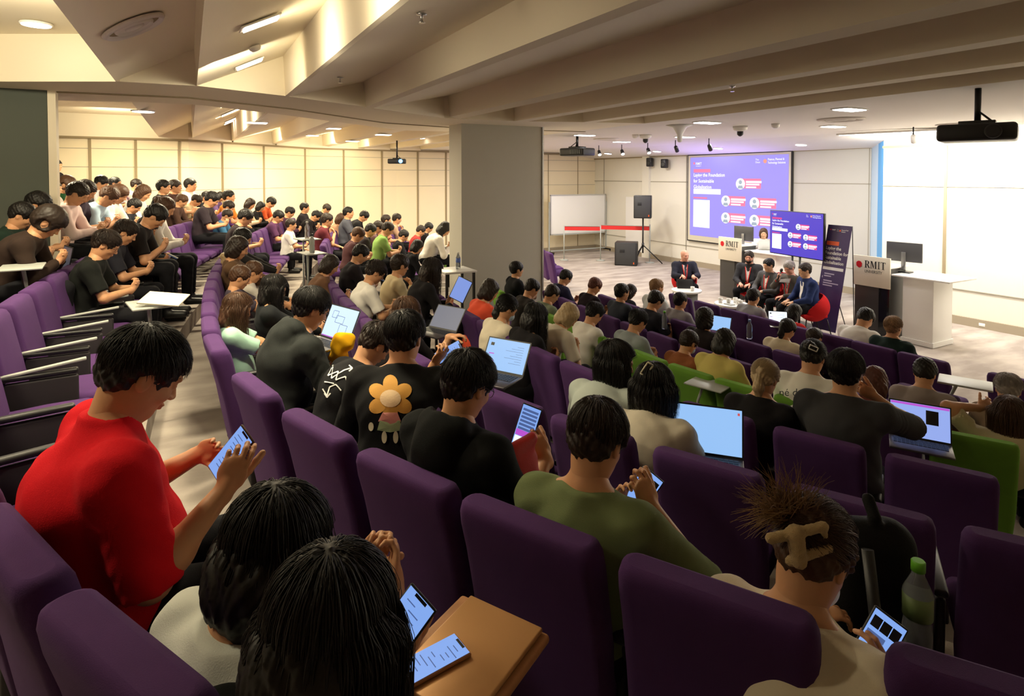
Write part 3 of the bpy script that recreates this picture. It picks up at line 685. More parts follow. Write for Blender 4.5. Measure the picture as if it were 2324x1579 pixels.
fixture(82, 46, prof_hit, 'round warm downlight at the upper left corner', .24, rnd=True)
for (p, l) in (((527, 250), 'small far ceiling light, topmost of the three in the far recess'), ((531, 267), 'small far ceiling light, middle of the three in the far recess'), ((528, 282), 'small far ceiling light, lowest of the three in the far recess')):
    e = fixture(*p, prof_hit, l, .4, .2); e.rotation_euler = (0, -.47, 0)
for p, l in (((756, 289), 'upper of two slanted far ceiling lights'), ((708, 309), 'lower of two slanted far ceiling lights'), ((583, 275), 'far light beside the bright ceiling fin'), ((800, 318), 'far ceiling light over the middle of the partition'), ((870, 303), 'far ceiling light above the hanging blue-lens projector'), ((950, 322), 'far ceiling light just left of the pillar'), ((325, 249), 'round far downlight above the rear left seats')):
    fixture(*p, prof_hit, l, .3, .2, rnd=p[0] == 325)
for p, l in (((1605, 277), 'large square downlight before the screen'), ((1327, 306), 'square downlight right of the pillar'), ((1411, 321), 'square downlight over the far corner'), ((1555, 310), 'square downlight between the ceiling cones and the screen'), ((1928, 247), 'square downlight above the round vent'), ((1891, 286), 'square downlight below the round vent')):
    fixture(*p, flat, l, .42, .2, em=E_WHT, ang=math.radians(0))
def slope(px, py):
    rd = raydir(px, py)
    for i in range(800):
        q = EYE+rd*(8+i*.02); x0 = 11.5+.9*(q.y+3)/22.2
        zz = Z0-(q.x-x0)/(14.3-x0)*.25
        if q.z > zz-.01: return Vector((q.x, q.y, zz-.006))
    return q
for p, l in (((1380, 348), 'oval spot glow light over the far corner'), ((1491, 343), 'oval downlight left of the screen top'), ((1630, 336), 'oval downlight just above the screen'), ((1818, 328), 'oval downlight over the television')):
    fixture(*p, slope, l, .28, rnd=True, em=E_WHT).rotation_euler = (0, .11, 0)
# linear lamp on the right
a_, b_ = slope(1994, 295), slope(2330, 286)
m = MB(); e = empty('linear_ceiling_light', (a_+b_)/2, math.atan2((b_-a_).y, (b_-a_).x), 'long glowing strip light washing the right wall', 'ceiling light'); Lr = (b_-a_).length
MB().box((0, 0, -.02), (Lr+1.5, .09, .04)).build('housing', M_WHT, e); MB().box((0, 0, -.045), (Lr+1.4, .06, .012)).build('diffuser', E_WHT, e)
# vents
def vent(px, py, surf, r, label, rot=None):
    p = surf(px, py); e = empty('round_ceiling_vent', p, 0, label, 'air vent')
    if rot: e.rotation_euler = rot
    MB().lathe([(r, 0), (r, -.01), (r*.9, -.03), (r*.84, -.012), (r*.8, 0)], n=36).build('outer_ring', M_CEILW, e)
    MB().lathe([(r*.62, 0), (r*.62, -.012), (r*.55, -.03), (r*.5, -.01)], n=36).build('middle_ring', M_CEILW, e)
    MB().lathe([(r*.3, 0), (r*.3, -.02), (.01, -.025)], n=24).build('centre_disc', M_CEILW, e)
    MB().lathe([(r*.82, -.001), (r*.82, -.004)], n=36).build('throat', M_JOINT, e)
vent(303, 52, prof_hit, .21, 'large round air vent in the ceiling at upper left', (0, -.5, 0)); vent(1908, 270, flat, .34, 'round air vent over the stage beside the square lights'); vent(2170, 282, flat, .3, 'round air vent behind the near projector'); vent(1375, 315, flat, .3, 'faint round air vent over the far corner')
# small ceiling devices
def lathe_thing(name, px, py, surf, prof, mt, label, cat, rot=None):
    o = MB().lathe(prof).build(name, mt, None, surf(px, py)); tag(o, label, cat)
    if rot: o.rotation_euler = rot
    return o
lathe_thing('smoke_detector', 577, 101, prof_hit, [(.05, 0), (.05, -.02), (.035, -.04), (.01, -.045)], M_WHT, 'white smoke detector between two bright ceiling lights', 'smoke detector', (0, -.47, 0))
lathe_thing('wireless_ceiling_cone', 1543, 284, flat, [(.24, 0), (.12, -.04), (.05, -.16), (.04, -.28), (.02, -.3)], M_WHT, 'white funnel-shaped ceiling device before the screen', 'ceiling device')
for p, l in (((1680, 287), 'white dome camera nearest the screen centre'), ((1465, 306), 'white dome camera over the stage left')):
    e = empty('dome_camera', flat(*p), 0, l, 'camera'); MB().lathe([(.13, 0), (.12, -.06), (.06, -.09)]).build('housing', M_WHT, e); MB().lathe([(.055, -.08), (.055, -.14), (.03, -.17), (.005, -.18)]).build('lens', M_BLK, e)
for p, l in (((1760, 281), 'small white ceiling sensor right of the dome camera'), ((1442, 306), 'small white ceiling sensor left of the dome camera')):
    lathe_thing('ceiling_sensor', *p, flat, [(.07, 0), (.065, -.05), (.03, -.08)], M_WHT, l, 'sensor')
for p, l in (((957, 24), 'small brass sprinkler head at the top of the picture'), ((1662, 188), 'small sprinkler head under the ceiling beams'), ((772, 172), 'tiny sprinkler near the bright fin')):
    o = lathe_thing('sprinkler', *p, prof_hit, [(.03, 0), (.03, -.008), (.008, -.01), (.008, -.05), (.02, -.052), (.02, -.056)], M_MET, l, 'sprinkler')
def spot(px, py, label, aim, lit=False, mt=M_DMET):
    p = flat(px, py); e = empty('track_spotlight', p, aim, label, 'spotlight')
    MB().tube([(0, 0, 0), (0, 0, -.14)], .012).build('stem', M_DMET, e)
    b = MB().lathe([(.03, 0), (.045, -.02), (.05, -.16)], rot_c(0), axis=Euler((0, -.7, 0))).build('lamp_body', mt, e, (0, 0, -.15))
    MB().lathe([(.046, -.161), (.046, -.166)], axis=Euler((0, -.7, 0))).build('lens', E_WHT if lit else M_BLK, b)
def rot_c(a): return (0, 0, 0)
for p, l, lit in (((1359, 330), 'lit track spotlight, first from the left over the corner', True), ((1411, 328), 'lit track spotlight, second from the left', True), ((1470, 324), 'track spotlight third from the left', True), ((1533, 318), 'dark track spotlight left of the screen', False), ((1609, 314), 'dark track spotlight above the screen', False), ((2073, 288), 'pale spotlight before the long strip light', True)):
    spot(*p, l, math.radians(250 if p[0] < 1500 else 20), lit, M_WHT if p[0] > 2000 else M_DMET)
def projector(px, py, d, label, rz, s=1.0, lensm=M_BLK, drop=None):
    p = at(px, py, d); e = empty('ceiling_projector', p, rz, label, 'projector'); e.scale = (s,)*3
    b = MB().box((0, 0, 0), (.42, .56, .15), bev=.03, seg=3).build('casing', M_BLK, e)
    MB().box((.0, 0, .09), (.22, .26, .03), bev=.005).build('mount_plate', M_DMET, e)
    MB().lathe([(.06, 0), (.06, .05), (.045, .06)], (.21, .12, 0), axis=Euler((0, math.pi/2, 0))).build('lens', lensm, e)
    MB().tube([(0, 0, .08), (0, 0, (Z0-p.z)/s)], .025).build('drop_pole', M_DMET, e)
    for k in (-1, 1): MB().tube([(.08*k, .1, .1), (.0, 0, .2)], .008).build('bracket_arm', M_DMET, e)
    g = MB()
    for k in range(6): g.box((-.213, -.2+.04*k, 0), (.01, .025, .08))
    g.build('vent_grille', M_DMET, e)
projector(2218, 302, 6.1, 'large black ceiling projector at upper right', math.radians(200), 1.15)
projector(1310, 345, 13.2, 'black ceiling projector right of the pillar', math.radians(20), 1.15)
E_BLU = emat('projector_beam', (.1, .35, 1), 8)
projector(901, 366, 15.0, 'black projector with blue lens hung before the far partition', math.radians(250), .8, E_BLU)
o = MB().box((0, 0, 0), (.1, .03, .06), bev=.005).build('wall_socket', M_WHT, None, None); 
o.location = onx(2229, 737, XB-.03); o.rotation_euler = (0, 0, math.pi/2); tag(o, 'white socket on the skirting of the right wall', 'socket')
for px, py, l in ((1475, 368, 'dark wall speaker left of the screen'), (1508, 371, 'second dark wall speaker nearest the screen')):
    p = onx(px, py, XA-.2); e = empty('wall_speaker', p, math.radians(200), l, 'speaker'); MB().box((0, 0, 0), (.2, .2, .3), bev=.03).build('cabinet', M_BLK, e); MB().lathe([(.07, 0), (.06, .01)], (.1, 0, -.03), axis=Euler((0, math.pi/2, 0))).build('driver', M_DMET, e); MB().tube([(-.08, 0, .05), (-.25, 0, .1)], .012).build('bracket', M_DMET, e)
# ------------------------------------------------------------------ auditorium chairs
def rrect(cx, z, sx, sy, r, n=4, tilt=0):
    pts = []
    for (ax, ay, a0) in ((sx/2-r, sy/2-r, 0), (-sx/2+r, sy/2-r, 90), (-sx/2+r, -sy/2+r, 180), (sx/2-r, -sy/2+r, 270)):
        for k in range(n+1):
            a = math.radians(a0+90*k/n); pts.append(Vector((cx+ax+r*math.cos(a), ay+r*math.sin(a), z)))
    return pts
def chair_back():
    R = []
    for z, cx, t, wd in ((.16, .13, .05, .40), (.18, .13, .08, .44), (.30, .11, .095, .47), (.45, .085, .10, .49), (.62, .055, .10, .49), (.78, .02, .105, .49), (.87, -.002, .115, .49), (.915, -.012, .112, .486), (.942, -.018, .094, .468), (.952, -.02, .06, .43)):
        R.append(rrect(cx, z, t, wd, min(t, .11)*.42))
    return MB().rings(R).mesh('backrest')
def chair_seat():
    R = []
    for x, t, wd in ((.10, .06, .40), (.12, .10, .44), (.30, .12, .45), (.48, .115, .45), (.525, .09, .43), (.545, .05, .38)):
        ring = rrect(0, 0, t, wd, t*.42); R.append([Vector((x, p.y, .42+p.x-.06*0)) for p in ring])
    return MB().rings(R).mesh('seat')
def chair_proto(full=True, tab=False):
    e = empty('auditorium_chair', (0, 0, 0))
    b = link('backrest', chair_back(), M_PUR, e); s = link('seat', chair_seat(), M_PUR, e)
    if full:
        MB().box((.27, .285, .30), (.34, .035, .60), bev=.012).build('side_panel', M_DKSH, e)
        MB().box((.26, .285, .625), (.36, .05, .03), bev=.012).build('armrest', M_BLK, e)
        MB().box((.22, 0, .18), (.10, .12, .36), bev=.01).build('pedestal', M_DKSH, e)
        MB().box((.14, 0, .30), (.02, .42, .3), bev=.008).build('back_shell', M_DKSH, e)
    if tab: MB().box((.27, .285, .66), (.42, .035, .018), rot=(0, -.12, 0), bev=.006).build('folded_tablet', M_GREY, e)
    return e
PR_FULL, PR_TAB, PR_FAR = chair_proto(True), chair_proto(True, True), chair_proto(False)
used_proto = set()
ROWN = dict(S='third row behind the red-shirted man', R='row directly behind the red-shirted man', Q='row of the red-shirted man', P='row of the black-hooded man', O='row in front of the black-hooded man', M='row of the two large open laptops', L='row with the green chairs', K='first row past the green chairs', I='second row past the green chairs', J='front row facing the stage')
ORD = ['nearest', 'second', 'third', 'fourth', 'fifth', 'sixth', 'seventh', 'eighth', 'ninth', 'tenth', 'eleventh', 'twelfth', 'thirteenth', 'fourteenth', 'fifteenth', 'sixteenth', 'seventeenth', 'eighteenth', 'nineteenth', 'twentieth'] + ['%s' % x for x in ('twenty-first', 'twenty-second', 'twenty-third', 'twenty-fourth', 'twenty-fifth', 'twenty-sixth', 'twenty-seventh', 'twenty-eighth', 'twenty-ninth', 'thirtieth')]
CH = {}
def chair(r, Y, green=False, tab=False):
    far = Y > 8.5
    key = 'tab' if tab else ('far' if far else 'full'); pr = dict(tab=PR_TAB, far=PR_FAR, full=PR_FULL)[key]
    e = pr if key not in used_proto else copy_tree(pr); used_proto.add(key)
    e.location = (rowx(r, Y), Y, ROWS[r][1]); e.rotation_euler = (0, 0, rowang(r, Y)); e['category'] = 'chair'
    CH.setdefault(r, []).append([Y, e, green])
    for c in e.children:
        if c.name.startswith(('backrest', 'seat')): set_mats(c, [M_GRN if green else M_PUR])
    return e
def span(r, y0, y1, step=.58, green=(), tab=False, skip=()):
    y = y0; k = 0
    while y <= y1+1e-6:
        if k not in skip: chair(r, y, any(abs(y-g) < step/2 for g in green), tab)
        s = -(4.6-y)/6.3*KC.get(r, 1) if y < 4.6 else 0
        y += step/math.sqrt(1+s*s); k += 1
# chairs ------------------------------------------------------------
span('S', 9.2, 15.0); span('R', 4.2, 6.8); span('R', 9.2, 14.8)
for y in (1.24, 1.72, 2.22, 2.74, 3.26): chair('Q', y)
for k in range(20): chair('Q', 3.98+.54*k, tab=k < 6)
for y in (.54, 1.06, 1.54, 2.02, 2.56, 3.2): chair('P', y)
span('P', 4.12, 15.4, .56)
for y in (.88, 1.36, 1.88, 2.42, 2.95, 3.5, 4.0): chair('O', y)
span('O', 4.5, 10.1, .51); span('O', 11.3, 17.0)
for y in (1.64, 2.16, 2.72, 3.28, 3.84, 4.38, 4.86, 5.42, 5.96, 6.6, 7.15): chair('M', y)
span('M', 11.0, 17.5)
for y, g in ((2.04, 1), (2.52, 0), (3.0, 1), (3.5, 1), (4.0, 1), (4.52, 1), (5.0, 1), (5.48, 1), (5.98, 1), (6.5, 1), (7.1, 1), (7.7, 0), (8.3, 1)): chair('L', y, bool(g))
for k in range(7): chair('L', 11.6+.58*k, k < 5)
for y in (2.7, 3.25, 3.8, 4.3, 4.8, 5.35, 5.9, 6.45, 7.0, 7.6, 8.2): chair('K', y)
for y in (2.85, 3.4, 4.1, 4.62, 5.15, 5.7, 6.3, 6.9, 7.5): chair('I', y)
for y in (2.6, 3.4, 3.9, 4.36, 4.83, 5.35, 5.85, 6.4, 7.0): chair('J', y)
for y in (12.6, 13.3, 14.0): chair('J', y)
# ------------------------------------------------------------------ the audience
VAR = dict(look=spec(H=(.10, 0, 1.20), pitch=.08, arms=('lap', 'phone')), down=spec(H=(.20, 0, 1.15), pitch=.60, arms=('phone', 'phone')), hunch=spec(H=(.33, 0, 1.06), pitch=.85, arms=('phone', 'phone')),
    chin=spec(H=(.16, 0, 1.17), pitch=.25, yaw=.2, arms=('lap', 'chin')), type=spec(H=(.22, 0, 1.15), pitch=.42, arms=('type', 'type')), tl=spec(H=(.12, .02, 1.19), pitch=.15, yaw=.7, arms=('lap', 'fold')), tr=spec(H=(.12, -.02, 1.19), pitch=.25, yaw=-.7, arms=('fold', 'lap')))
VAR['rest'] = spec(H=(-.03, 0, 1.19), pitch=.45, arms=('phone', 'phone'))
for k in list(VAR): VAR[k+'L'] = dict(VAR[k], sleeve='long')
def tier(x, y):
    for r in 'JIKLMOPQRST':
        if rowx(r, y)-.02 <= x: return r
    return 'T'
def best_row(px, py, rows='', off=.3, want=1.2, ymin=3.7):
    best = None; rd = raydir(px, py); dexp = 14.0 if (py <= 500 and px > 560) else (11.5 if (py < 560 and px > 600 and px < 1050) else None)
    for i in range(int((18-1.5)/.04)):
        t = 1.5+.04*i; p = EYE+rd*t
        if p.y < ymin or p.y > 18.3 or p.y > interp(WB, p.x)-.3: continue
        r = tier(p.x, p.y)
        c = abs(p.z-ROWS[r][1]-want)+.35*max(0, abs(p.x-rowx(r, p.y)-off)-.04)+(0 if r in (rows or '') else .12)+(.05*abs(t-dexp) if dexp else 0)
        if best is None or c < best[0]: best = (c, r, p, p.z, t)
    return best
PLACED = []; HERO0 = {}; SPOTS = [at(*h_).xy for h_ in ((322, 850, 1.74), (919, 768, 2.95), (706, 702, 3.65), (1397, 822, 3.62), (1483, 880, 3.22), (1920, 845, 3.72), (2290, 938, 3.98), (921, 712, 4.7))]
def crowd(px, py, row, var, hair, shirt, label, skin=0, q=Q_LO, glasses=None, mask=None, pants=(26, 26, 30), drop=None, name='shirt', ph=0, dz=0, off=None, d=None, ymin=3.7, key=None):
    sp = VAR[var]; o = sp['H'][0]+.24 if off is None else off; b = best_row(px, py, row, o, sp['H'][2], ymin)
    if d: q_ = at(px, py, d); b = (0, row[0], q_, q_.z, d)
    if b is None: print('NOROW', px, py, row); return
    hx0 = Vector((b[2].x, b[2].y))
    for dd in (0, .2, -.2, .35, -.35, .5, -.5, .7, .9, -.7, 1.1, 1.4):
        q_ = EYE+raydir(px, py)*(b[4]+dd)
        if all((Vector((q_.x, q_.y))-o_).length > .40 for o_ in SPOTS) and q_.y < interp(WB, q_.x)-.3: b = (b[0], b[1], q_, q_.z, b[4]+dd); break
    SPOTS.append(Vector((b[2].x, b[2].y)))
    c, r, p, z, t = b; fl = ROWS[r][1]; s = (z-fl)/sp['H'][2]; sc = min(1.10, max(.90, s))
    a = rowang(r, p.y); h = Vector((math.cos(a)*sp['H'][0]-math.sin(a)*sp['H'][1], math.sin(a)*sp['H'][0]+math.cos(a)*sp['H'][1], 0))*sc
    loc = Vector((p.x, p.y, z-sp['H'][2]*sc))-h
    vk = var+('' if q is Q_LO else 'M')
    e, J = person(vk, sp, q, loc, a, sc, label, hair, shirt, pants, skin, glasses, mask, 'people seated in the audience', drop, shirt_name=name, nst=None if q is Q_LO else 900)
    if key: HERO0[key] = (e, J, Vector(loc), a, sc)
    PLACED.append((r, p.y, px, py, round(z-fl, 2), round(t, 1)))
    if ph:  # phone in the hands
        lo = Vector((.47, 0, .80)); w_ = Vector(loc)+Vector((math.cos(a)*lo.x, math.sin(a)*lo.x, lo.z))*sc
        phone(w_, a, label.replace('person', 'phone held by person') if 0 else 'lit phone held by ' + short(label), .55)
    return e
def short(l):
    ws = l.replace('person ', '').split(); return 'person '+' '.join(ws[:11])
E_PH = emat('phone_screen_glow', (.24, .42, .90), .95); E_LAP = emat('laptop_screen_glow', (.33, .58, .98), .95); E_TXT = emat('screen_mark', (.12, .2, .5), .6); E_WH = emat('screen_white', (.9, .95, 1), 1.1); E_VIO = emat('screen_violet', (.55, .1, .7), .9)
def phone(loc, rz, label, tilt=.6, s=1.0, group=None, casem=None, land=False, rx=0, detail=0, R=None):
    e = empty('phone', loc, rz, label, 'phone', group)
    if R is not None: e.rotation_euler = R.to_euler()
    else: e.rotation_euler = Euler((rx, tilt-math.pi/2, rz)).to_quaternion().to_euler()
    e.scale = (s,)*3
    # local: x = up out of screen, z = long axis
    MB().box((0, 0, 0), (.009, .073, .148), bev=.0035, seg=3).build('case', casem or M_BLK, e)
    sc = MB(); sc.box((-.0052, 0, 0), (.0008, .066, .140), bev=0, mi=0)
    if detail == 1:
        for k in range(9): sc.box((-.0058, random.uniform(-.012, .012), .05-.012*k), (.0006, random.uniform(.015, .04), .002), mi=1)
        sc.box((-.0058, 0, .066), (.0006, .03, .006), mi=2)
    if detail == 2:
        for k in range(6): sc.box((-.0058, 0, .055-.013*k), (.0006, .056, .008), mi=1)
        sc.box((-.0058, 0, -.025), (.0006, .062, .02), mi=3); sc.box((-.0058, 0, -.052), (.0006, .06, .03), mi=4)
    if detail == 3:
        for k in (-1, 0, 1): sc.box((-.0058, .020*k, .045), (.0006, .018, .025), mi=2)
        sc.box((-.0058, .01, .018), (.0006, .038, .012), mi=1)
    sc.build('screen', [E_PH, E_TXT, M_BLK, E_VIO, E_WH], e)
    return e
def laptop(loc, rz, label, w_=.32, open_=1.9, s=1.0, scr=None, em=None, body=None, tilt=0, cat='laptop', detail=1):
    """screen faces local -x"""
    e = empty('laptop', loc, rz, label, cat); e.scale = (s,)*3; body = body or mat('laptop_aluminium', (.42, .42, .44), .35, .7)
    MB().box((-.11, 0, .008), (.22, w_, .014), bev=.004).build('base', body, e)
    k = MB()
    for i in range(5):
        for j in range(13): k.box((-.03-.02*i, (j-6)*w_/15, .0165), (.015, w_/17, .002))
    k.build('keyboard', M_BLK, e)
    c, s_ = math.cos(open_-math.pi/2), math.sin(open_-math.pi/2)
    up = Vector((s_, 0, c)); nn = Vector((-c, 0, s_)); base = Vector((0, 0, .012))
    def q(u, v, d): return base+up*v+Vector((0, u, 0))+nn*d
    h = w_*.68
    MB().slab([q(-w_/2, 0, 0), q(w_/2, 0, 0), q(w_/2, h, 0), q(-w_/2, h, 0)], -nn*.006).build('lid', body, e)
    m = MB(); m.slab([q(-w_/2, 0, 0), q(w_/2, 0, 0), q(w_/2, h, 0), q(-w_/2, h, 0)], nn*.001); m.build('bezel', M_BLK, e)
    m = MB(); m.slab([q(-w_/2+.008, .014, .001), q(w_/2-.008, .014, .001), q(w_/2-.008, h-.008, .001), q(-w_/2+.008, h-.008, .001)], nn*.0006)
    def blk(u, v, a, b, mi): m.slab([q(u*w_/2, v*h, .0018), q((u+a)*w_/2, v*h, .0018), q((u+a)*w_/2, (v+b)*h, .0018), q(u*w_/2, (v+b)*h, .0018)], nn*.0003, mi=mi)
    if detail == 2:  # diagram
        for u, v, a, b in ((-.55, .2, .5, .28), (-.2, .5, .55, .2), (.3, .62, .35, .2)): blk(u, v, a, .012, 1); blk(u, v+b, a, .012, 1); blk(u, v, .02, b, 1); blk(u+a, v, .02, b, 1)
        blk(-.93, .06, 1.86, .03, 3)
    if detail == 3:
        for t in range(8): blk(-.75, .8-.07*t, .3+.25*((t*7) % 3), .008, 1)
        blk(.65, .75, .16, .09, 2); blk(.55, .5, .25, .03, 3); blk(.5, .3, .3, .02, 3)
    if detail == 4:
        blk(-.94, .90, 1.88, .06, 3); blk(-.6, .45, .4, .38, 2); blk(-.15, .5, .3, .02, 1); blk(.1, .4, .45, .02, 1); blk(-.1, .3, .7, .02, 1); blk(.1, .12, .5, .05, 2)
    if detail == 5: blk(-.9, .86, .06, .05, 5); blk(.84, .18, .05, .05, 5)
    m.build('screen', [em or E_LAP, E_TXT, M_BLK, E_VIO, E_WH, emat('screen_red', (.8, .1, .1), .8)], e)
    return e
K_, D_, B_, L_, Y_, G_, R_ = 'kdblygr'
BK = (24, 24, 27)
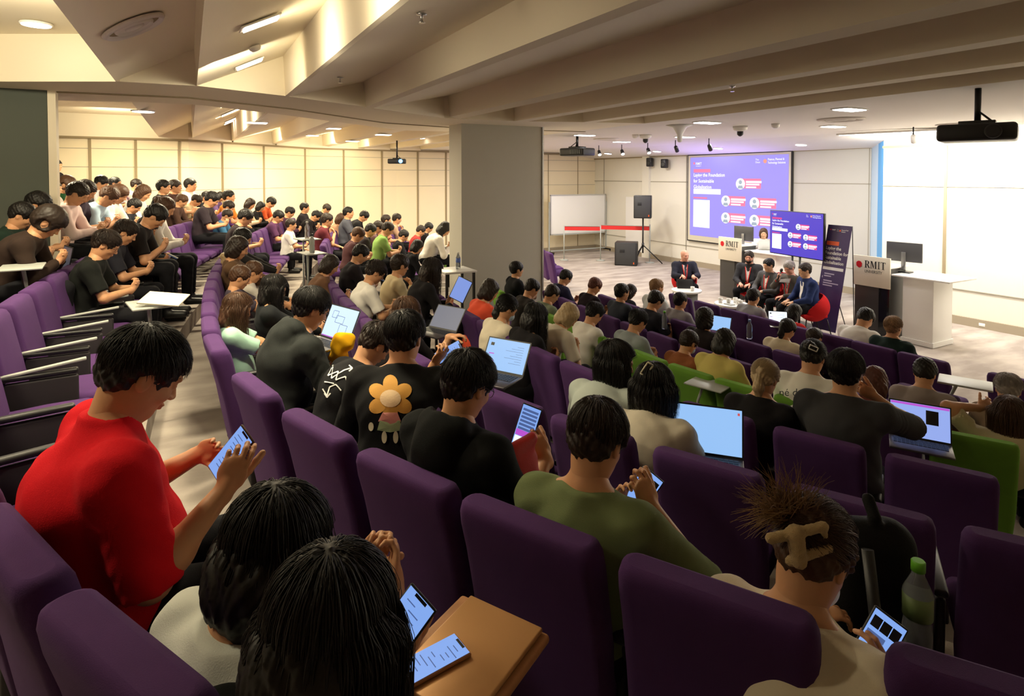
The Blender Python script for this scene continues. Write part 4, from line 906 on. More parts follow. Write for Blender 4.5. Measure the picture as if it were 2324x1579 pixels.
CROWD = [
 # rear left (rows far from the stage)
 (127, 376, 'ST', 'look', ('short', K_), (32, 26, 28), 'person standing highest beside the dark left pillar', {}),
 (124, 428, 'SR', 'look', ('short', D_), (222, 210, 200), 'pale-shirted person half hidden by the dark left pillar edge', {}),
 (151, 420, 'R', 'hunchL', ('fluffy', B_), (36, 84, 48), 'person with big fluffy brown hair and green top near pillar', {}),
 (176, 440, 'R', 'downL', ('short', D_), (232, 205, 200), 'person in pink and white top beside the fluffy-haired one', {}),
 (194, 434, 'R', 'down', ('short', D_), (60, 50, 62), 'dark-haired person behind the light-blue shirted one', {}),
 (230, 415, 'RS', 'down', ('short', K_), (226, 226, 228), 'person in white T-shirt, leftmost along the far partition', {}),
 (262, 416, 'RS', 'look', ('cap', K_), (222, 224, 230), 'person in white shirt and black cap by the far partition', {}),
 (310, 420, 'RS', 'chinL', ('short', D_), (232, 200, 196), 'person in pale pink top with hand at face by the partition', {}),
 (325, 438, 'R', 'downL', ('long', B_), (232, 228, 214), 'long-haired person in cream sweater in the rear left', {}),
 (247, 446, 'R', 'hunch', ('short', B_), (188, 214, 232), 'person in light-blue T-shirt bending over in rear left', {}),
 (270, 441, 'R', 'down', ('curly', B_), (228, 220, 206), 'brown-haired person in white next to light-blue T-shirt', {}),
 (192, 460, 'RQ', 'down', ('short', D_), (58, 60, 80), 'person in navy T-shirt reading a phone near left pillar', dict(ph=1)),
 (305, 468, 'QR', 'downL', ('short', K_), (40, 40, 46), 'black-haired person in dark top behind the grey-haired bun', {}),
 (372, 425, 'R', 'lookL', ('short', K_), (28, 28, 30), 'person in black, first of the three against the partition', {}),
 (398, 424, 'R', 'look', ('short', D_), (70, 48, 44), 'person in brown top, middle of three against the partition', {}),
 (433, 420, 'R', 'look', ('short', K_), (234, 234, 230), 'person in white T-shirt turned right against the partition', {}),
 (446, 455, 'Q', 'hunch', ('fringe', D_), (196, 180, 146), 'person with bowl haircut and beige T-shirt', {}),
 (413, 456, 'QR', 'downL', ('short', B_), (80, 58, 50), 'brown-haired person left of the beige T-shirt', {}),
 (468, 447, 'QR', 'downL', ('short', K_), BK, 'person in black right of the bowl haircut', {}),
 (481, 453, 'Q', 'down', ('short', K_), (52, 44, 50), 'dark-clad person next to the long-haired one at partition', {}),
 (500, 447, 'QR', 'downL', ('long', K_), (92, 70, 110), 'long-haired person in violet before the far partition', {}),
 (520, 447, 'PQ', 'look', ('cap', K_), (224, 140, 62), 'person with cap and orange shirt by the partition', {}),
 (352, 492, 'Q', 'hunch', ('short', K_), (40, 36, 36), 'black-haired person bent behind the green-topped one', {}),
 (374, 472, 'Q', 'downL', ('bun', B_), (226, 222, 214), 'person with grey-brown bun in a white sleeveless top', {}),
 (519, 470, 'P', 'down', ('short', D_), (96, 60, 116), 'person in purple top in the middle rear', {}),
 (516, 489, 'P', 'down', ('short', D_), (64, 112, 150), 'person in blue T-shirt beside the purple chair ends', {}),
 (557, 494, 'P', 'down', ('short', K_), (44, 36, 38), 'dark-haired person raising a hand left of white papers', {}),
 (550, 541, 'P', 'restL', ('short', K_), (46, 44, 44), 'dark-haired person hunched above the grey headband', dict(off=.19)),
 (540, 563, 'P', 'restL', ('bob', D_), (96, 72, 52), 'brown bob-haired person hunched near the chair ends', dict(off=.19)),
 (524, 596, 'P', 'rest', ('bun', Y_), (176, 160, 140), 'blonde person in the aisle-side seat', dict(d=6.9, off=.19)),
 (545, 630, 'P', 'rest', ('short', B_), (74, 66, 78), 'brown wavy-haired person left of the black-haired girl', dict(d=5.9, off=.19)),
 (575, 618, 'P', 'rest', ('short', B_), (206, 200, 190), 'ginger-brown haired person behind the black-haired girl', dict(d=6.4, off=.19)),
 (568, 463, 'PO', 'downL', ('long', D_), (216, 192, 160), 'long-haired person in beige sweater, centre rear', {}),
 (592, 469, 'PO', 'downL', ('long', K_), (30, 28, 30), 'long black-haired person in black, centre rear', {}),
 (615, 460, 'O', 'hunch', ('short', K_), (224, 96, 52), 'person in orange T-shirt leaning forward, centre rear', {}),
 (632, 492, 'O', 'down', ('short', K_), (86, 52, 84), 'person in plum top below the orange T-shirt', {}),
 (658, 482, 'O', 'downL', ('short', K_), (70, 44, 60), 'dark-haired person right of the plum top', {}),
 (692, 472, 'OM', 'look', ('short', K_), (46, 42, 46), 'person facing the camera side before the partition', {}),
 (661, 510, 'O', 'look', ('fringe', D_), (236, 234, 226), 'person in white T-shirt with green collar at the aisle', {}),
 (717, 490, 'M', 'hunchL', ('short', K_), (34, 30, 32), 'black-clad person hunched behind the tall bottle', {}),
 (741, 474, 'M', 'hunchL', ('short', D_), (30, 30, 32), 'person in black leaning far right before the partition', {}),
 (743, 500, 'M', 'chin', ('short', D_), (96, 40, 48), 'person in maroon top, hand by the mouth', {}),
 (774, 497, 'M', 'downL', ('long', B_), (196, 150, 120), 'long brown-haired person right of the maroon top', {}),
 (791, 483, 'M', 'look', ('cap', K_), (86, 88, 98), 'person in grey shirt and dark cap before the partition', {}),
 (826, 491, 'L', 'hunchL', ('short', K_), (38, 38, 40), 'person in dark shirt stooping right of the grey shirt', {}),
 (813, 533, 'M', 'down', ('curly', B_), (90, 60, 62), 'curly brown-haired person left of the far green chairs', {}),
 (841, 523, 'ML', 'downL', ('short', K_), (46, 40, 42), 'dark-haired person behind the far green chairs', {}),
 (858, 516, 'L', 'down', ('short', D_), (110, 84, 84), 'person in dusty pink behind the far green chairs', {}),
 (880, 520, 'L', 'down', ('short', D_), (140, 176, 96), 'person in light-green shirt behind the far green chairs', {}),
 (877, 500, 'LK', 'look', ('short', D_), (190, 130, 104), 'person in tan top with cap-like hair at the partition', {}),
 (901, 497, 'LK', 'chinL', ('short', D_), (206, 170, 140), 'person in beige resting face, right of the tan top', {}),
 (916, 535, 'L', 'downL', ('short', K_), BK, 'black-haired person above the far green chair end', {}),
 (947, 560, 'LK', 'downL', ('bob', K_), BK, 'black bob-haired person left of the brown long hair', {}),
 (818, 577, 'M', 'down', ('short', K_), (38, 34, 38), 'person leaning back with a lit phone by green chairs', dict(ph=1)),
 (973, 517, 'LKI', 'downL', ('short', K_), (36, 32, 36), 'person in black next to another near the pillar', {}),
 (955, 524, 'LK', 'down', ('short', D_), (170, 60, 60), 'person in red-brown beside the black-clad one near pillar', {}),
 (1009, 520, 'KI', 'hunchL', ('long', K_), (228, 222, 214), 'long-haired person in white bending left of the pillar', {}),
 # far left block
 (50, 490, 'R', 'downL', ('short', K_), (30, 46, 38), 'person in dark green jacket at the far left', dict(d=5.7)),
 (110, 505, 'R', 'hunchL', ('fluffy', D_), (50, 38, 32), 'person with large dark bushy hair at the far left', dict(d=5.1)),
 (86, 466, 'RS', 'down', ('short', K_), (70, 56, 50), 'dark-haired head above the green jacket at far left', dict(d=5.9)),
 # around the middle
 (749, 602, 'OP', 'downL', ('bob', D_), (110, 80, 60), 'long dark-haired person with a yellow strap in middle seats', dict(ph=1)),
 (1111, 660, 'M', 'down', ('bob', D_), (238, 92, 64), 'person with dark bob and bright orange-red top', {}),
 (1173, 612, 'L', 'look', ('curly', K_), (26, 26, 28), 'curly-haired person in black looking right before pillar', {}),
 (1207, 655, 'L', 'down', ('short', K_), (40, 36, 34), 'dark-haired person between curly hair and the buzz cut', {}),
 (1253, 668, 'L', 'down', ('buzz', D_), (120, 132, 110), 'buzz-cut person with bare neck left of blonde hair', {}),
 (1284, 630, 'K', 'down', ('short', K_), (50, 52, 76), 'person with glasses and navy top beside empty floor', dict(glasses=M_BLK)),
 (1289, 718, 'L', 'hunch', ('bob', Y_), (220, 210, 190), 'blonde bob-haired person behind green chairs', {}),
 (1350, 650, 'K', 'down', ('short', R_), (36, 26, 32), 'person in black with swept plum-tinted hair', {}),
 (1412, 664, 'K', 'lookL', ('short', K_), (52, 56, 66), 'person in dark slate jacket seen from behind', {}),
 (1431, 662, 'I', 'downL', ('long', D_), (48, 44, 50), 'dark long-haired person right of slate jacket', {}),
 (1491, 652, 'KI', 'look', ('short', L_), (226, 232, 234), 'person with blond-brown hair and white T-shirt in front', {}),
 (1488, 683, 'I', 'down', ('short', K_), (40, 40, 48), 'person in charcoal jacket before the bald speaker', {}),
 (1545, 683, 'J', 'look', ('short', K_), (150, 146, 152), 'young person in grey patterned shirt near front table', {}),
 (1601, 722, 'I', 'look', ('bob', K_), (40, 34, 36), 'person with straight black bob before the cups table', {}),
 (1645, 778, 'K', 'down', ('bob', K_), (206, 190, 110), 'round dark-haired person in yellow top', {}),
 (1711, 674, 'J', 'chin', ('short', K_), (164, 166, 174), 'person in grey shirt, hand on chin, before the panel', {}),
 (1803, 710, 'J', 'down', ('long', K_), (222, 52, 50), 'black-haired person in red before the navy-suited panelist', {}),
 (1787, 748, 'J', 'down', ('pony', K_), (226, 214, 186), 'person with low black ponytail and cream T-shirt', {}),
 (1849, 766, 'J', 'look', ('short', D_), (60, 50, 60), 'dark-haired person behind the claw-clipped head', dict(d=6.9)),
 (1964, 724, 'J', 'hunch', ('short', K_), (240, 238, 234), 'person in white shirt bowing before the lectern', {}),
 (2099, 848, 'I', 'down', ('short', K_), (150, 140, 136), 'dark-haired person sunk low in the chair at right', dict(ymin=1.5)),
 (1985, 868, 'L', 'down', ('long', R_), (120, 60, 50), 'reddish-brown haired person behind the charcoal T-shirt', dict(ymin=1.5)),
]
MID = [
 (240, 556, 'Q', 'down', ('short', D_), (28, 30, 28), 'person in black T-shirt and glasses, left block', dict(glasses=M_BLK)),
 (285, 528, 'Q', 'down', ('short', D_), (40, 40, 48), 'person in dark T-shirt with pink scarf holding papers', {}),
 (333, 518, 'Q', 'down', ('short', D_), (42, 92, 56), 'person in green top tapping a lit phone', dict(ph=1)),
 (539, 700, 'P', 'rest', ('long', B_), (166, 206, 186), 'person with long brown hair in mint green T-shirt', dict(d=4.5, off=.19, drop=.14)),
 (622, 655, 'P', 'restL', ('long', K_), (36, 38, 40), 'black-haired person with phone behind the hooded man', dict(d=5.0, off=.19, ph=1, drop=.16)),
 (852, 618, 'O', 'down', ('short', D_), (236, 232, 224), 'person in white T-shirt and black glasses in middle row', dict(glasses=M_BLK)),
 (908, 603, 'O', 'chinL', ('curly', D_), (222, 204, 164), 'curly-haired person in cream shirt, hand on face', {}),
 (980, 612, 'O', 'downL', ('long', D_), (30, 28, 30), 'person with long brown hair and mask holding a tablet', dict(mask=M_WHT, drop=.2)),
 (852, 782, 'P', 'hunchL', ('short', D_), (30, 30, 32), 'dark-haired person in black jacket with white sketch', dict(key='jacket', ymin=1.5, off=.3)),
 (1150, 700, 'M', 'downL', ('pony', K_), (226, 214, 190), 'person with dark hair, blue mask and cream top', dict(mask=M_PBL)),
 (1214, 720, 'M', 'downL', ('long', K_), (30, 28, 30), 'person with very long black hair, all in black', dict(drop=.28)),
 (1349, 712, 'L', 'down', ('short', K_), (232, 230, 222), 'person in white T-shirt leaning on green chair', {}),
 (1448, 730, 'L', 'down', ('short', K_), (148, 158, 160), 'person with short black hair in grey shirt at green chair', {}),
 (1563, 778, 'L', 'downL', ('curly', D_), (140, 84, 52), 'person with brown sweater, glasses and face mask', dict(mask=M_PBL, glasses=M_WHT)),
 (1736, 860, 'M', 'downL', ('pony', Y_), (28, 26, 28), 'person with clipped blonde ponytail in black', dict(key='blonde', ymin=1.5, drop=.22)),
 (1845, 812, 'L', 'down', ('bun', K_), (232, 230, 218), 'person in white printed T-shirt with claw clip', dict(key='printed', d=4.9)),
 (2028, 742, 'J', 'look', ('fringe', L_), (34, 50, 48), 'person with light brown bowl hair in dark green', {}),
 (2288, 885, 'K', 'down', ('short', G_), (150, 130, 110), 'grey-haired head at the right edge', dict(ymin=1.5)),
]
for t in CROWD: crowd(*t[:7], **t[7])
for t in MID: crowd(*t[:7], q=Q_MID, **t[7])

# ------------------------------------------------------------------ people placed one by one
def cv(a): return cR*a[0]+cU*a[1]+cF*a[2]
HERO = dict(HERO0)
def hero(key, px, py, d, fl, ang, label, hx=.2, pitch=.5, yaw=0, roll=0, arms=('lap', 'lap'), q=Q_HI, sc=1.0, heavy=1.0, sleeve='short', twist=0, hs=1.0, legs=1, collar=0, hood=0, P=None, lift=0, **kw):
    Hw = at(px, py, d); f = ROWS[fl][1] if isinstance(fl, str) else fl; ca, sa = math.cos(ang), math.sin(ang)
    loc = Vector((Hw.x-ca*hx*sc, Hw.y-sa*hx*sc, f)); Rz = Matrix.Rotation(-ang, 3, 'Z')
    def tol(v): return tuple(Rz @ v)
    A = []
    for a in arms:
        if isinstance(a, dict):
            b = dict(a)
            if 'px' in a: b['w'] = tuple(Rz @ (at(*a['px'])-loc)/sc); b['d'] = tol(cv(a['d'])); b['n'] = tol(cv(a['n']))
            if 'p' in a and 'px' in a: b['p'] = tol(cv(a['p']))
            A.append(b)
        else: A.append(a)
    Hz = (Hw.z-f)/sc
    sp = spec(H=(hx, 0, Hz), yaw=yaw, pitch=pitch, roll=roll, arms=A, heavy=heavy, sleeve=sleeve, twist=twist, hs=hs, legs=legs, collar=collar, hood=hood, P=P or (0, 0, .55+max(0, Hz-1.15)*.7))
    e, J = person(key, sp, q, loc, ang, sc, label, group='people seated in the audience' if isinstance(fl, str) else 'panel on the stage', **kw)
    HERO[key] = (e, J, loc, ang, sc); return e, J
def hw(key, p):  # local point of a hero to world
    e, J, loc, ang, sc = HERO[key]; return loc+Matrix.Rotation(ang, 3, 'Z') @ Vector(p)*sc
def basis(up, nn):
    """rotation whose -x is the screen normal nn and z the long axis up"""
    z = Vector(up).normalized(); x = -(Vector(nn)-z*Vector(nn).dot(z)).normalized(); y = z.cross(x); return Matrix((x, y, z)).transposed()
DG = math.radians
M_GL = mat('black_frame', (.01, .01, .01), .3)
hero('red', 322, 850, 1.74, 'Q', DG(14), 'heavyset person in bright red polo shirt looking at a phone', hx=0.12, pitch=.62, yaw=.0, heavy=1.42, sleeve='half', collar=1, hs=1.03,
     arms=(dict(px=(452, 1030, 1.98), d=(.75, .35, -.25), n=(.35, .1, -.95), c=(.35, .35, .4, .4), t=.3, p=(-.4, -1, .2)), dict(px=(512, 1108, 1.66), d=(.35, .9, .1), n=(-.25, .15, .95), c=(.55, .7, .8, .9), t=.55, p=(-.5, -1, -.5))),
     shirt=(216, 22, 34), shirt_name='polo_shirt', hair=('short', 'k'), skin=0, seed=3)
phone(at(525, 1030, 1.74), 0, 'phone in bronze case held by the red-shirted person', R=basis(cv((.62, .78, .1)), cv((-.35, .35, -.85))), casem=mat('bronze_case', (.10, .05, .035), .35, .5), s=1.02, detail=1)
hero('girl1', 622, 1250, 1.28, 'Q', DG(28), 'person with long straight black hair and white top, second nearest the camera', hx=0.1, P=(0, 0, .47), pitch=.62, sleeve='short', shirt=(214, 216, 206), hair=('long', 'k'), drop=.46, seed=5, arms=('phone', 'phone'))
hero('girl2', 745, 1435, 1.0, 'Q', DG(35), 'person with long black hair nearest the camera, bending over a phone', hx=0.1, P=(0, 0, .50), pitch=.60, sleeve='long', shirt=(20, 21, 20), hair=('long', 'k'), drop=.44, seed=6, arms=('lap', dict(px=(872, 1530, 1.16), d=(.45, .8, .1), n=(-.4, .1, .9), c=(.6, .7, .8, .8), t=.5, p=(.2, -1, -.3))))
hero('flower', 919, 768, 2.95, 'P', DG(58), 'person in black T-shirt with an orange flower print on the back', hx=.26, pitch=.35, yaw=-.15, heavy=1.12, sleeve='half', shirt=(22, 22, 23), hair=('short', 'k'), seed=7,
     arms=('lap', dict(px=(985, 830, 3.1), d=(.5, .7, 0), n=(-.5, .3, .8), c=(.6, .6, .7, .7), t=.5, p=(.6, -1, 0))))
phone(at(1019, 800, 3.12), 0, 'lit phone held by the flower-print T-shirt wearer', R=basis(cv((.85, .45, .1)), cv((-.2, .6, -.8))), detail=1)
hero('glasses', 1062, 876, 2.3, 'P', DG(24), 'person in black hooded top and glasses with a phone showing coloured screen', hx=0.09, pitch=.5, yaw=-.08, heavy=1.12, sleeve='half', hood=1, shirt=(20, 22, 22), hair=('short', 'k'), glasses=M_GL, seed=8,
     arms=('lap', dict(px=(1238, 1040, 2.35), d=(-.45, .85, .1), n=(-.5, .1, .85), c=(.6, .7, .8, .9), t=.6, p=(.5, -1, .2))))
phone(at(1195, 968, 2.40), 0, 'phone with dark and violet screen held by the person in glasses', R=basis(cv((.30, .92, .1)), cv((-.2, .25, -.95))), detail=2, s=1.15)
hero('green', 1355, 1002, 1.95, 'P', DG(30), 'person in olive green T-shirt holding a phone with both hands', hx=0.09, pitch=.55, yaw=-.1, sleeve='half', shirt=(112, 124, 84), hair=('fringe', 'd'), seed=9,
     arms=(dict(px=(1400, 1160, 2.12), d=(.3, .75, .1), n=(.4, .2, -.9), c=(.6, .6, .7, .7), t=.5, p=(-.6, -1, .3)), dict(px=(1478, 1150, 1.97), d=(-.35, .9, .15), n=(-.4, .1, .9), c=(.7, .8, .9, 1), t=.6, p=(1.0, -1, -.1))))
phone(at(1452, 1122, 2.12), 0, 'phone showing a bright picture held by the olive T-shirt wearer', R=basis(cv((.62, .75, .2)), cv((-.25, .3, -.92))), detail=3, s=1.2)
hero('white', 1845, 1262, 1.55, 'P', DG(14), 'person in cream satin blouse with messy brown hair held by a furry clip', hx=0.1, P=(0, 0, .44), pitch=.72, yaw=-.1, sleeve='half', collar=0, shirt=(238, 226, 200), hair=('messy', 'b'), seed=10, mask=M_WHT,
     arms=('lap', dict(px=(2010, 1560, 1.58), d=(-.25, .95, .1), n=(-.5, .1, .85), c=(.55, .6, .7, .8), t=.45, p=(.3, -1, -.3))))
phone(at(1987, 1466, 1.62), 0, 'phone with blue and white screen held by the cream blouse wearer', R=basis(cv((.55, .80, .1)), cv((-.3, .45, -.85))), detail=3, casem=M_BLK, s=1.2)
hero('hood', 706, 702, 3.65, 'P', DG(12), 'person in black hooded sweatshirt and glasses facing a laptop', hx=0.24, pitch=.5, heavy=1.25, sleeve='long', hood=1, shirt=(44, 47, 46), hair=('short', 'k'), glasses=M_GL, seed=11, arms=('type', 'type'))
hero('sweater', 1397, 822, 3.62, 'O', DG(22), 'smiling person with dark bob in pale grey sweater turned to the right', hx=.30, pitch=.30, yaw=-.95, sleeve='long', shirt=(176, 184, 176), hair=('bob', 'k'), seed=12, arms=('type', 'lap'))
hero('clip', 1483, 880, 3.22, 'O', DG(32), 'person in cream shirt with black hair and rectangular white clip', hx=.26, pitch=.45, yaw=-.2, sleeve='long', shirt=(206, 196, 176), hair=('bob', 'k'), drop=.0, seed=13, arms=('type', 'type'))
hero('charcoal', 1920, 845, 3.72, 'M', DG(26), 'broad person in charcoal T-shirt resting chin on hand', hx=.18, pitch=.2, yaw=-.1, heavy=1.3, sleeve='half', shirt=(62, 62, 64), hair=('short', 'k'), hs=1.06, seed=14,
     arms=('type', dict(px=(1985, 900, 3.75), d=(-.7, .45, .3), n=(-.2, .3, .9), c=(.8, .8, .9, .9), t=.5, p=(1, -.6, 0))))
hero('brown', 2292, 940, 4.35, 'L', DG(22), 'person with long brown hair and raised bent arm at right edge', hx=0.05, pitch=.2, sleeve='short', shirt=(196, 184, 150), hair=('long', 'b'), drop=.24, seed=15, q=Q_MID, nst=1500,
     arms=(dict(px=(2225, 925, 4.5), d=(.7, .3, .1), n=(0, -.3, 1), c=(.5, .5, .5, .5), t=.4, p=(-1, .1, 0)), 'lap'))
hero('wavy', 921, 712, 4.7, 'O', DG(25), 'person with wavy brown hair and arm stretched out to the right', hx=.2, pitch=.5, sleeve='short', shirt=(34, 30, 32), hair=('long', 'b'), drop=.10, seed=16, q=Q_MID, nst=1200,
     arms=('lap', dict(px=(1022, 764, 4.7), d=(.9, .15, 0), n=(.2, -.9, 0), c=(.5, .6, .6, .7), t=.5, p=(0, -1, .3))))
# ---- prints and accessories that belong to one person
def project_print(key, name, mats, shapes, px0, py0, scale, off=.003):
    """flat shapes laid on the back of a shirt; shapes are (polygon in print units, material index)"""
    e, J, loc, ang, sc = HERO[key]; sh = [c for c in e.children if c.name.startswith(('shirt', 'polo'))][0]
    me = sh.data; bvh = BVHTree.FromPolygons([v.co for v in me.vertices], [tuple(p.vertices) for p in me.polygons])
    Ri = Matrix.Rotation(-ang, 3, 'Z'); o = Ri @ (EYE-loc)/sc; vs = []; fs = []; mi = []
    for li, (poly, m_) in enumerate(shapes):
        c = np.mean(poly, axis=0); n = len(poly); K = 4; base = len(vs); ok = True; rows = [[(c[0], c[1])]]
        for k in range(1, K+1): rows.append([(c[0]+(x-c[0])*k/K, c[1]+(y-c[1])*k/K) for x, y in poly])
        pts = []
        for rr in rows:
            for (x, y) in rr:
                dr = (Ri @ raydir(px0+x*scale, py0+y*scale)).normalized(); hit = bvh.ray_cast(o, dr)
                if hit[0] is None: ok = False; break
                pts.append(hit[0]-dr*(off+.0006*li))
            if not ok: break
        if not ok: continue
        vs += pts
        for i in range(n): fs.append((base, base+1+i, base+1+(i+1) % n)); mi.append(m_)
        for k in range(1, K):
            for i in range(n): a = base+1+(k-1)*n; fs.append((a+i, a+n+i, a+n+(i+1) % n, a+(i+1) % n)); mi.append(m_)
    m = bpy.data.meshes.new(name); m.from_pydata([tuple(v) for v in vs], [], fs)
    for x in mats: m.materials.append(x)
    for p, k in zip(m.polygons, mi): p.material_index = k
    ob = bpy.data.objects.new(name, m); COL.objects.link(ob); ob.parent = e; return ob
def ellp(cx, cy, rx, ry, a=0, n=18):
    return [(cx+rx*math.cos(t)*math.cos(a)-ry*math.sin(t)*math.sin(a), cy+rx*math.cos(t)*math.sin(a)+ry*math.sin(t)*math.cos(a)) for t in [2*math.pi*i/n for i in range(n)]]
def stroke(pts, w_):
    out = []
    for (x0, y0), (x1, y1) in zip(pts, pts[1:]):
        L = math.hypot(x1-x0, y1-y0); nx, ny = -(y1-y0)/L*w_, (x1-x0)/L*w_; out.append([(x0+nx, y0+ny), (x1+nx, y1+ny), (x1-nx, y1-ny), (x0-nx, y0-ny)])
    return out
PRT = [mat('print_orange', S(206, 150, 62), .8), mat('print_peach', S(232, 200, 158), .8), mat('print_pink', S(226, 150, 140), .8), mat('print_green', S(172, 190, 140), .8), mat('print_cream', S(224, 214, 180), .8)]
sh_ = [(ellp(33*math.cos(a), 33*math.sin(a)-30, 21, 17, a), 0) for a in [math.radians(x) for x in (-90, -30, 30, 90, 150, 210)]]
sh_ += [(ellp(0, -30, 24, 20), 1), ([(-28, 22), (-18, 2), (16, 2), (24, 22), (0, 28)], 2), ([(-30, 42), (-24, 20), (22, 20), (26, 42), (0, 47)], 3), (ellp(-14, 58, 6, 14), 4), (ellp(12, 58, 6, 14), 4), (ellp(-44, 34, 6, 10), 4), (ellp(38, 40, 5, 9), 4)]
project_print('flower', 'flower_print', PRT, sh_, 886, 934, 1.0)
def accessory(key, name, m_, mt, px, py, d, ax=(1, 0, 0), up=(0, 1, 0)):
    """place a mesh (x right, y up, z towards the viewer) on a hero's head and parent it"""
    e, J, loc, ang, sc = HERO[key]; a = cv(ax).normalized(); u = cv(up); u = (u-a*u.dot(a)).normalized(); n = a.cross(u)
    R = Matrix((a, u, n)).transposed(); ob = link(name, m_, mt, e); W = Matrix.Translation(at(px, py, d)) @ R.to_4x4()
    ob.matrix_local = (Matrix.Translation(loc) @ Matrix.Rotation(ang, 4, 'Z') @ Matrix.Diagonal((sc, sc, sc, 1))).inverted() @ W; return ob
def surf_pt(key, px, py, part='hair', off=.004):
    e, J, loc, ang, sc = HERO[key]; sh = [c for c in e.children if c.name.startswith(part)][0]; me = sh.data
    bvh = BVHTree.FromPolygons([v.co for v in me.vertices], [tuple(p.vertices) for p in me.polygons]); Ri = Matrix.Rotation(-ang, 3, 'Z')
    o = Ri @ (EYE-loc)/sc-sh.location; dr = (Ri @ raydir(px, py)); h = bvh.ray_cast(o, dr.normalized())
    return (h[3]/dr.length*sc-off) if h[0] is not None else None
def clip_mesh():
    m = MB()
    for a, b in (((-.035, -.016, 0), (.035, -.016, 0)), ((.035, -.016, 0), (.035, .016, 0)), ((.035, .016, 0), (-.035, .016, 0)), ((-.035, .016, 0), (-.035, -.016, 0))): m.tube([a, b], .0045, 8)
    return m.mesh('clip')
d_ = surf_pt('clip', 1468, 838) or 3.1
accessory('clip', 'hair_clip', clip_mesh(), mat('ivory_clip', S(214, 206, 176), .4), 1468, 838, d_, (.55, .83, 0), (-.83, .55, 0))
def claw():
    f = Fld((-.09, -.07, -.03), (.09, .07, .04), .003)
    f.cone((-.06, .02, 0), (.06, .035, 0), .0115, .0105, .006); f.cone((-.006, .028, .004), (-.006, -.03, .008), .019, .017, .008); f.cone((-.022, -.034, 0), (.066, -.014, 0), .0105, .010, .006); f.cone((.058, .034, 0), (.062, .012, -.004), .009, .007, .006)
    f.disp(lambda X, Y, Z_: .0016*np.sin(X*420)*np.sin(Y*390+X*90)*np.sin(Z_*400+1)); m_ = mesh_np('claw', [f.net()]); m_.transform(Matrix.Scale(1.1, 4)); return m_
d_ = surf_pt('white', 1810, 1240) or 1.25
accessory('white', 'furry_claw_clip', claw(), mat('tan_fur', S(206, 176, 128), .95, bump=1, bscale=500, sheen=.4), 1812, 1236, d_-.012, (1, .1, 0), (-.1, 1, 0))
# wispy ends above the clip
def wisps(n, px, py, d, key):
    rg = random.Random(4); m = MB()
    for i in range(n):
        a = rg.uniform(math.radians(60), math.radians(200)); L = rg.uniform(.05, .13); b = Vector((rg.uniform(-.04, .05), rg.uniform(-.01, .03), rg.uniform(-.05, .0)))
        p = [b]; dr = Vector((math.cos(a), math.sin(a), rg.uniform(-.4, .4)))
        for k in range(5): dr = (dr+Vector((rg.uniform(-.2, .2), rg.uniform(-.25, .1), rg.uniform(-.2, .2)))).normalized(); p.append(p[-1]+dr*L/5)
        m.tube(p, [.0013, .0012, .001, .0008, .0006, .0003], 3, cap=False)
    return m.mesh('wisps')
accessory('white', 'loose_hair', wisps(420, 0, 0, 0, 0), HAIR['l'], 1800, 1185, d_+.04, (1, 0, 0), (0, 1, 0))
def dress_panelist(key, tie=None, lan=True, beard=False, white=True):
    e, J, loc, ang, sc = HERO[key]; N, up, sd, fw, P, C = (Vector(J[k]) for k in ('N', 'up', 'sd', 'fw', 'P', 'C'))
    sh = [c for c in e.children if c.name.startswith('jacket')][0]; me = sh.data; bvh = BVHTree.FromPolygons([v.co for v in me.vertices], [tuple(p.vertices) for p in me.polygons])
    def s(u, v, off):  # point on the chest, u sideways, v down from the neck
        o = N+fw*.5+sd*u-up*v; h = bvh.ray_cast(o, -fw); p = h[0] if h[0] is not None else N+fw*.1+sd*u-up*v; return p+fw*off
    def strip(name, a, b, w0, w1, mt, off, n=8):
        m = MB(); v = []
        for i in range(n+1):
            t = i/n; u = a[0]+(b[0]-a[0])*t; q = a[1]+(b[1]-a[1])*t; w_ = w0+(w1-w0)*t; v.append((s(u-w_, q, off), s(u+w_, q, off)))
        for (p0, p1), (q0, q1) in zip(v, v[1:]): m.slab([p0, p1, q1, q0], fw*.003)
        return m.build(name, mt, e)
    if white: strip('shirt_front', (0, .03), (0, .36), .065, .012, M_CLW, .002)
    if tie: strip('necktie', (0, .05), (0, .34), .012, .028, cloth(tie), .007)
    if lan:
        m_ = cloth((222, 60, 56)); strip('lanyard', (.055, .03), (.01, .34), .008, .008, m_, .010); strip('lanyard', (-.055, .03), (-.01, .34), .008, .008, m_, .010); strip('badge', (0, .34), (0, .47), .045, .045, m_, .014, 2)
    if beard:
        R = J['R']; H = np.array(J['H']); f = Fld(H-.14, H+.14, .006); f.ell(H+R @ np.array([.05, 0, -.075]), (.050, .056, .048), R, .02); f.ell(H+R @ np.array([.02, 0, -.06]), (.05, .068, .045), R, .02)
        f.half(H+R @ np.array([.0, 0, -.034]), R @ np.array([.0, 0, 1.0])); child('beard', mesh_np('beard', [f.net()]), HAIR['d'], e)
M_CLW = cloth((232, 228, 222))
PQ = dict(q=Q_MID)
hero('bald', 1554, 580, 12.9, 0.0, DG(236), 'bald panelist in dark suit with red lanyard seated alone', hx=.06, pitch=.12, yaw=.35, sleeve='long', shirt=(44, 45, 58), shirt_name='jacket', hair=('bald', 'k'), skin=3, arms=('type', 'type'), heavy=1.2, **PQ)
dress_panelist('bald', tie=(70, 70, 84))
hero('bearded', 1700, 584, 12.3, 0.0, DG(204), 'bearded panelist in dark suit with open collar, hands in lap', hx=.08, pitch=.08, yaw=.1, sleeve='long', shirt=(58, 58, 62), shirt_name='jacket', hair=('short', 'd'), skin=3, arms=('lap', 'lap'), heavy=1.15, **PQ)
dress_panelist('bearded', beard=True)
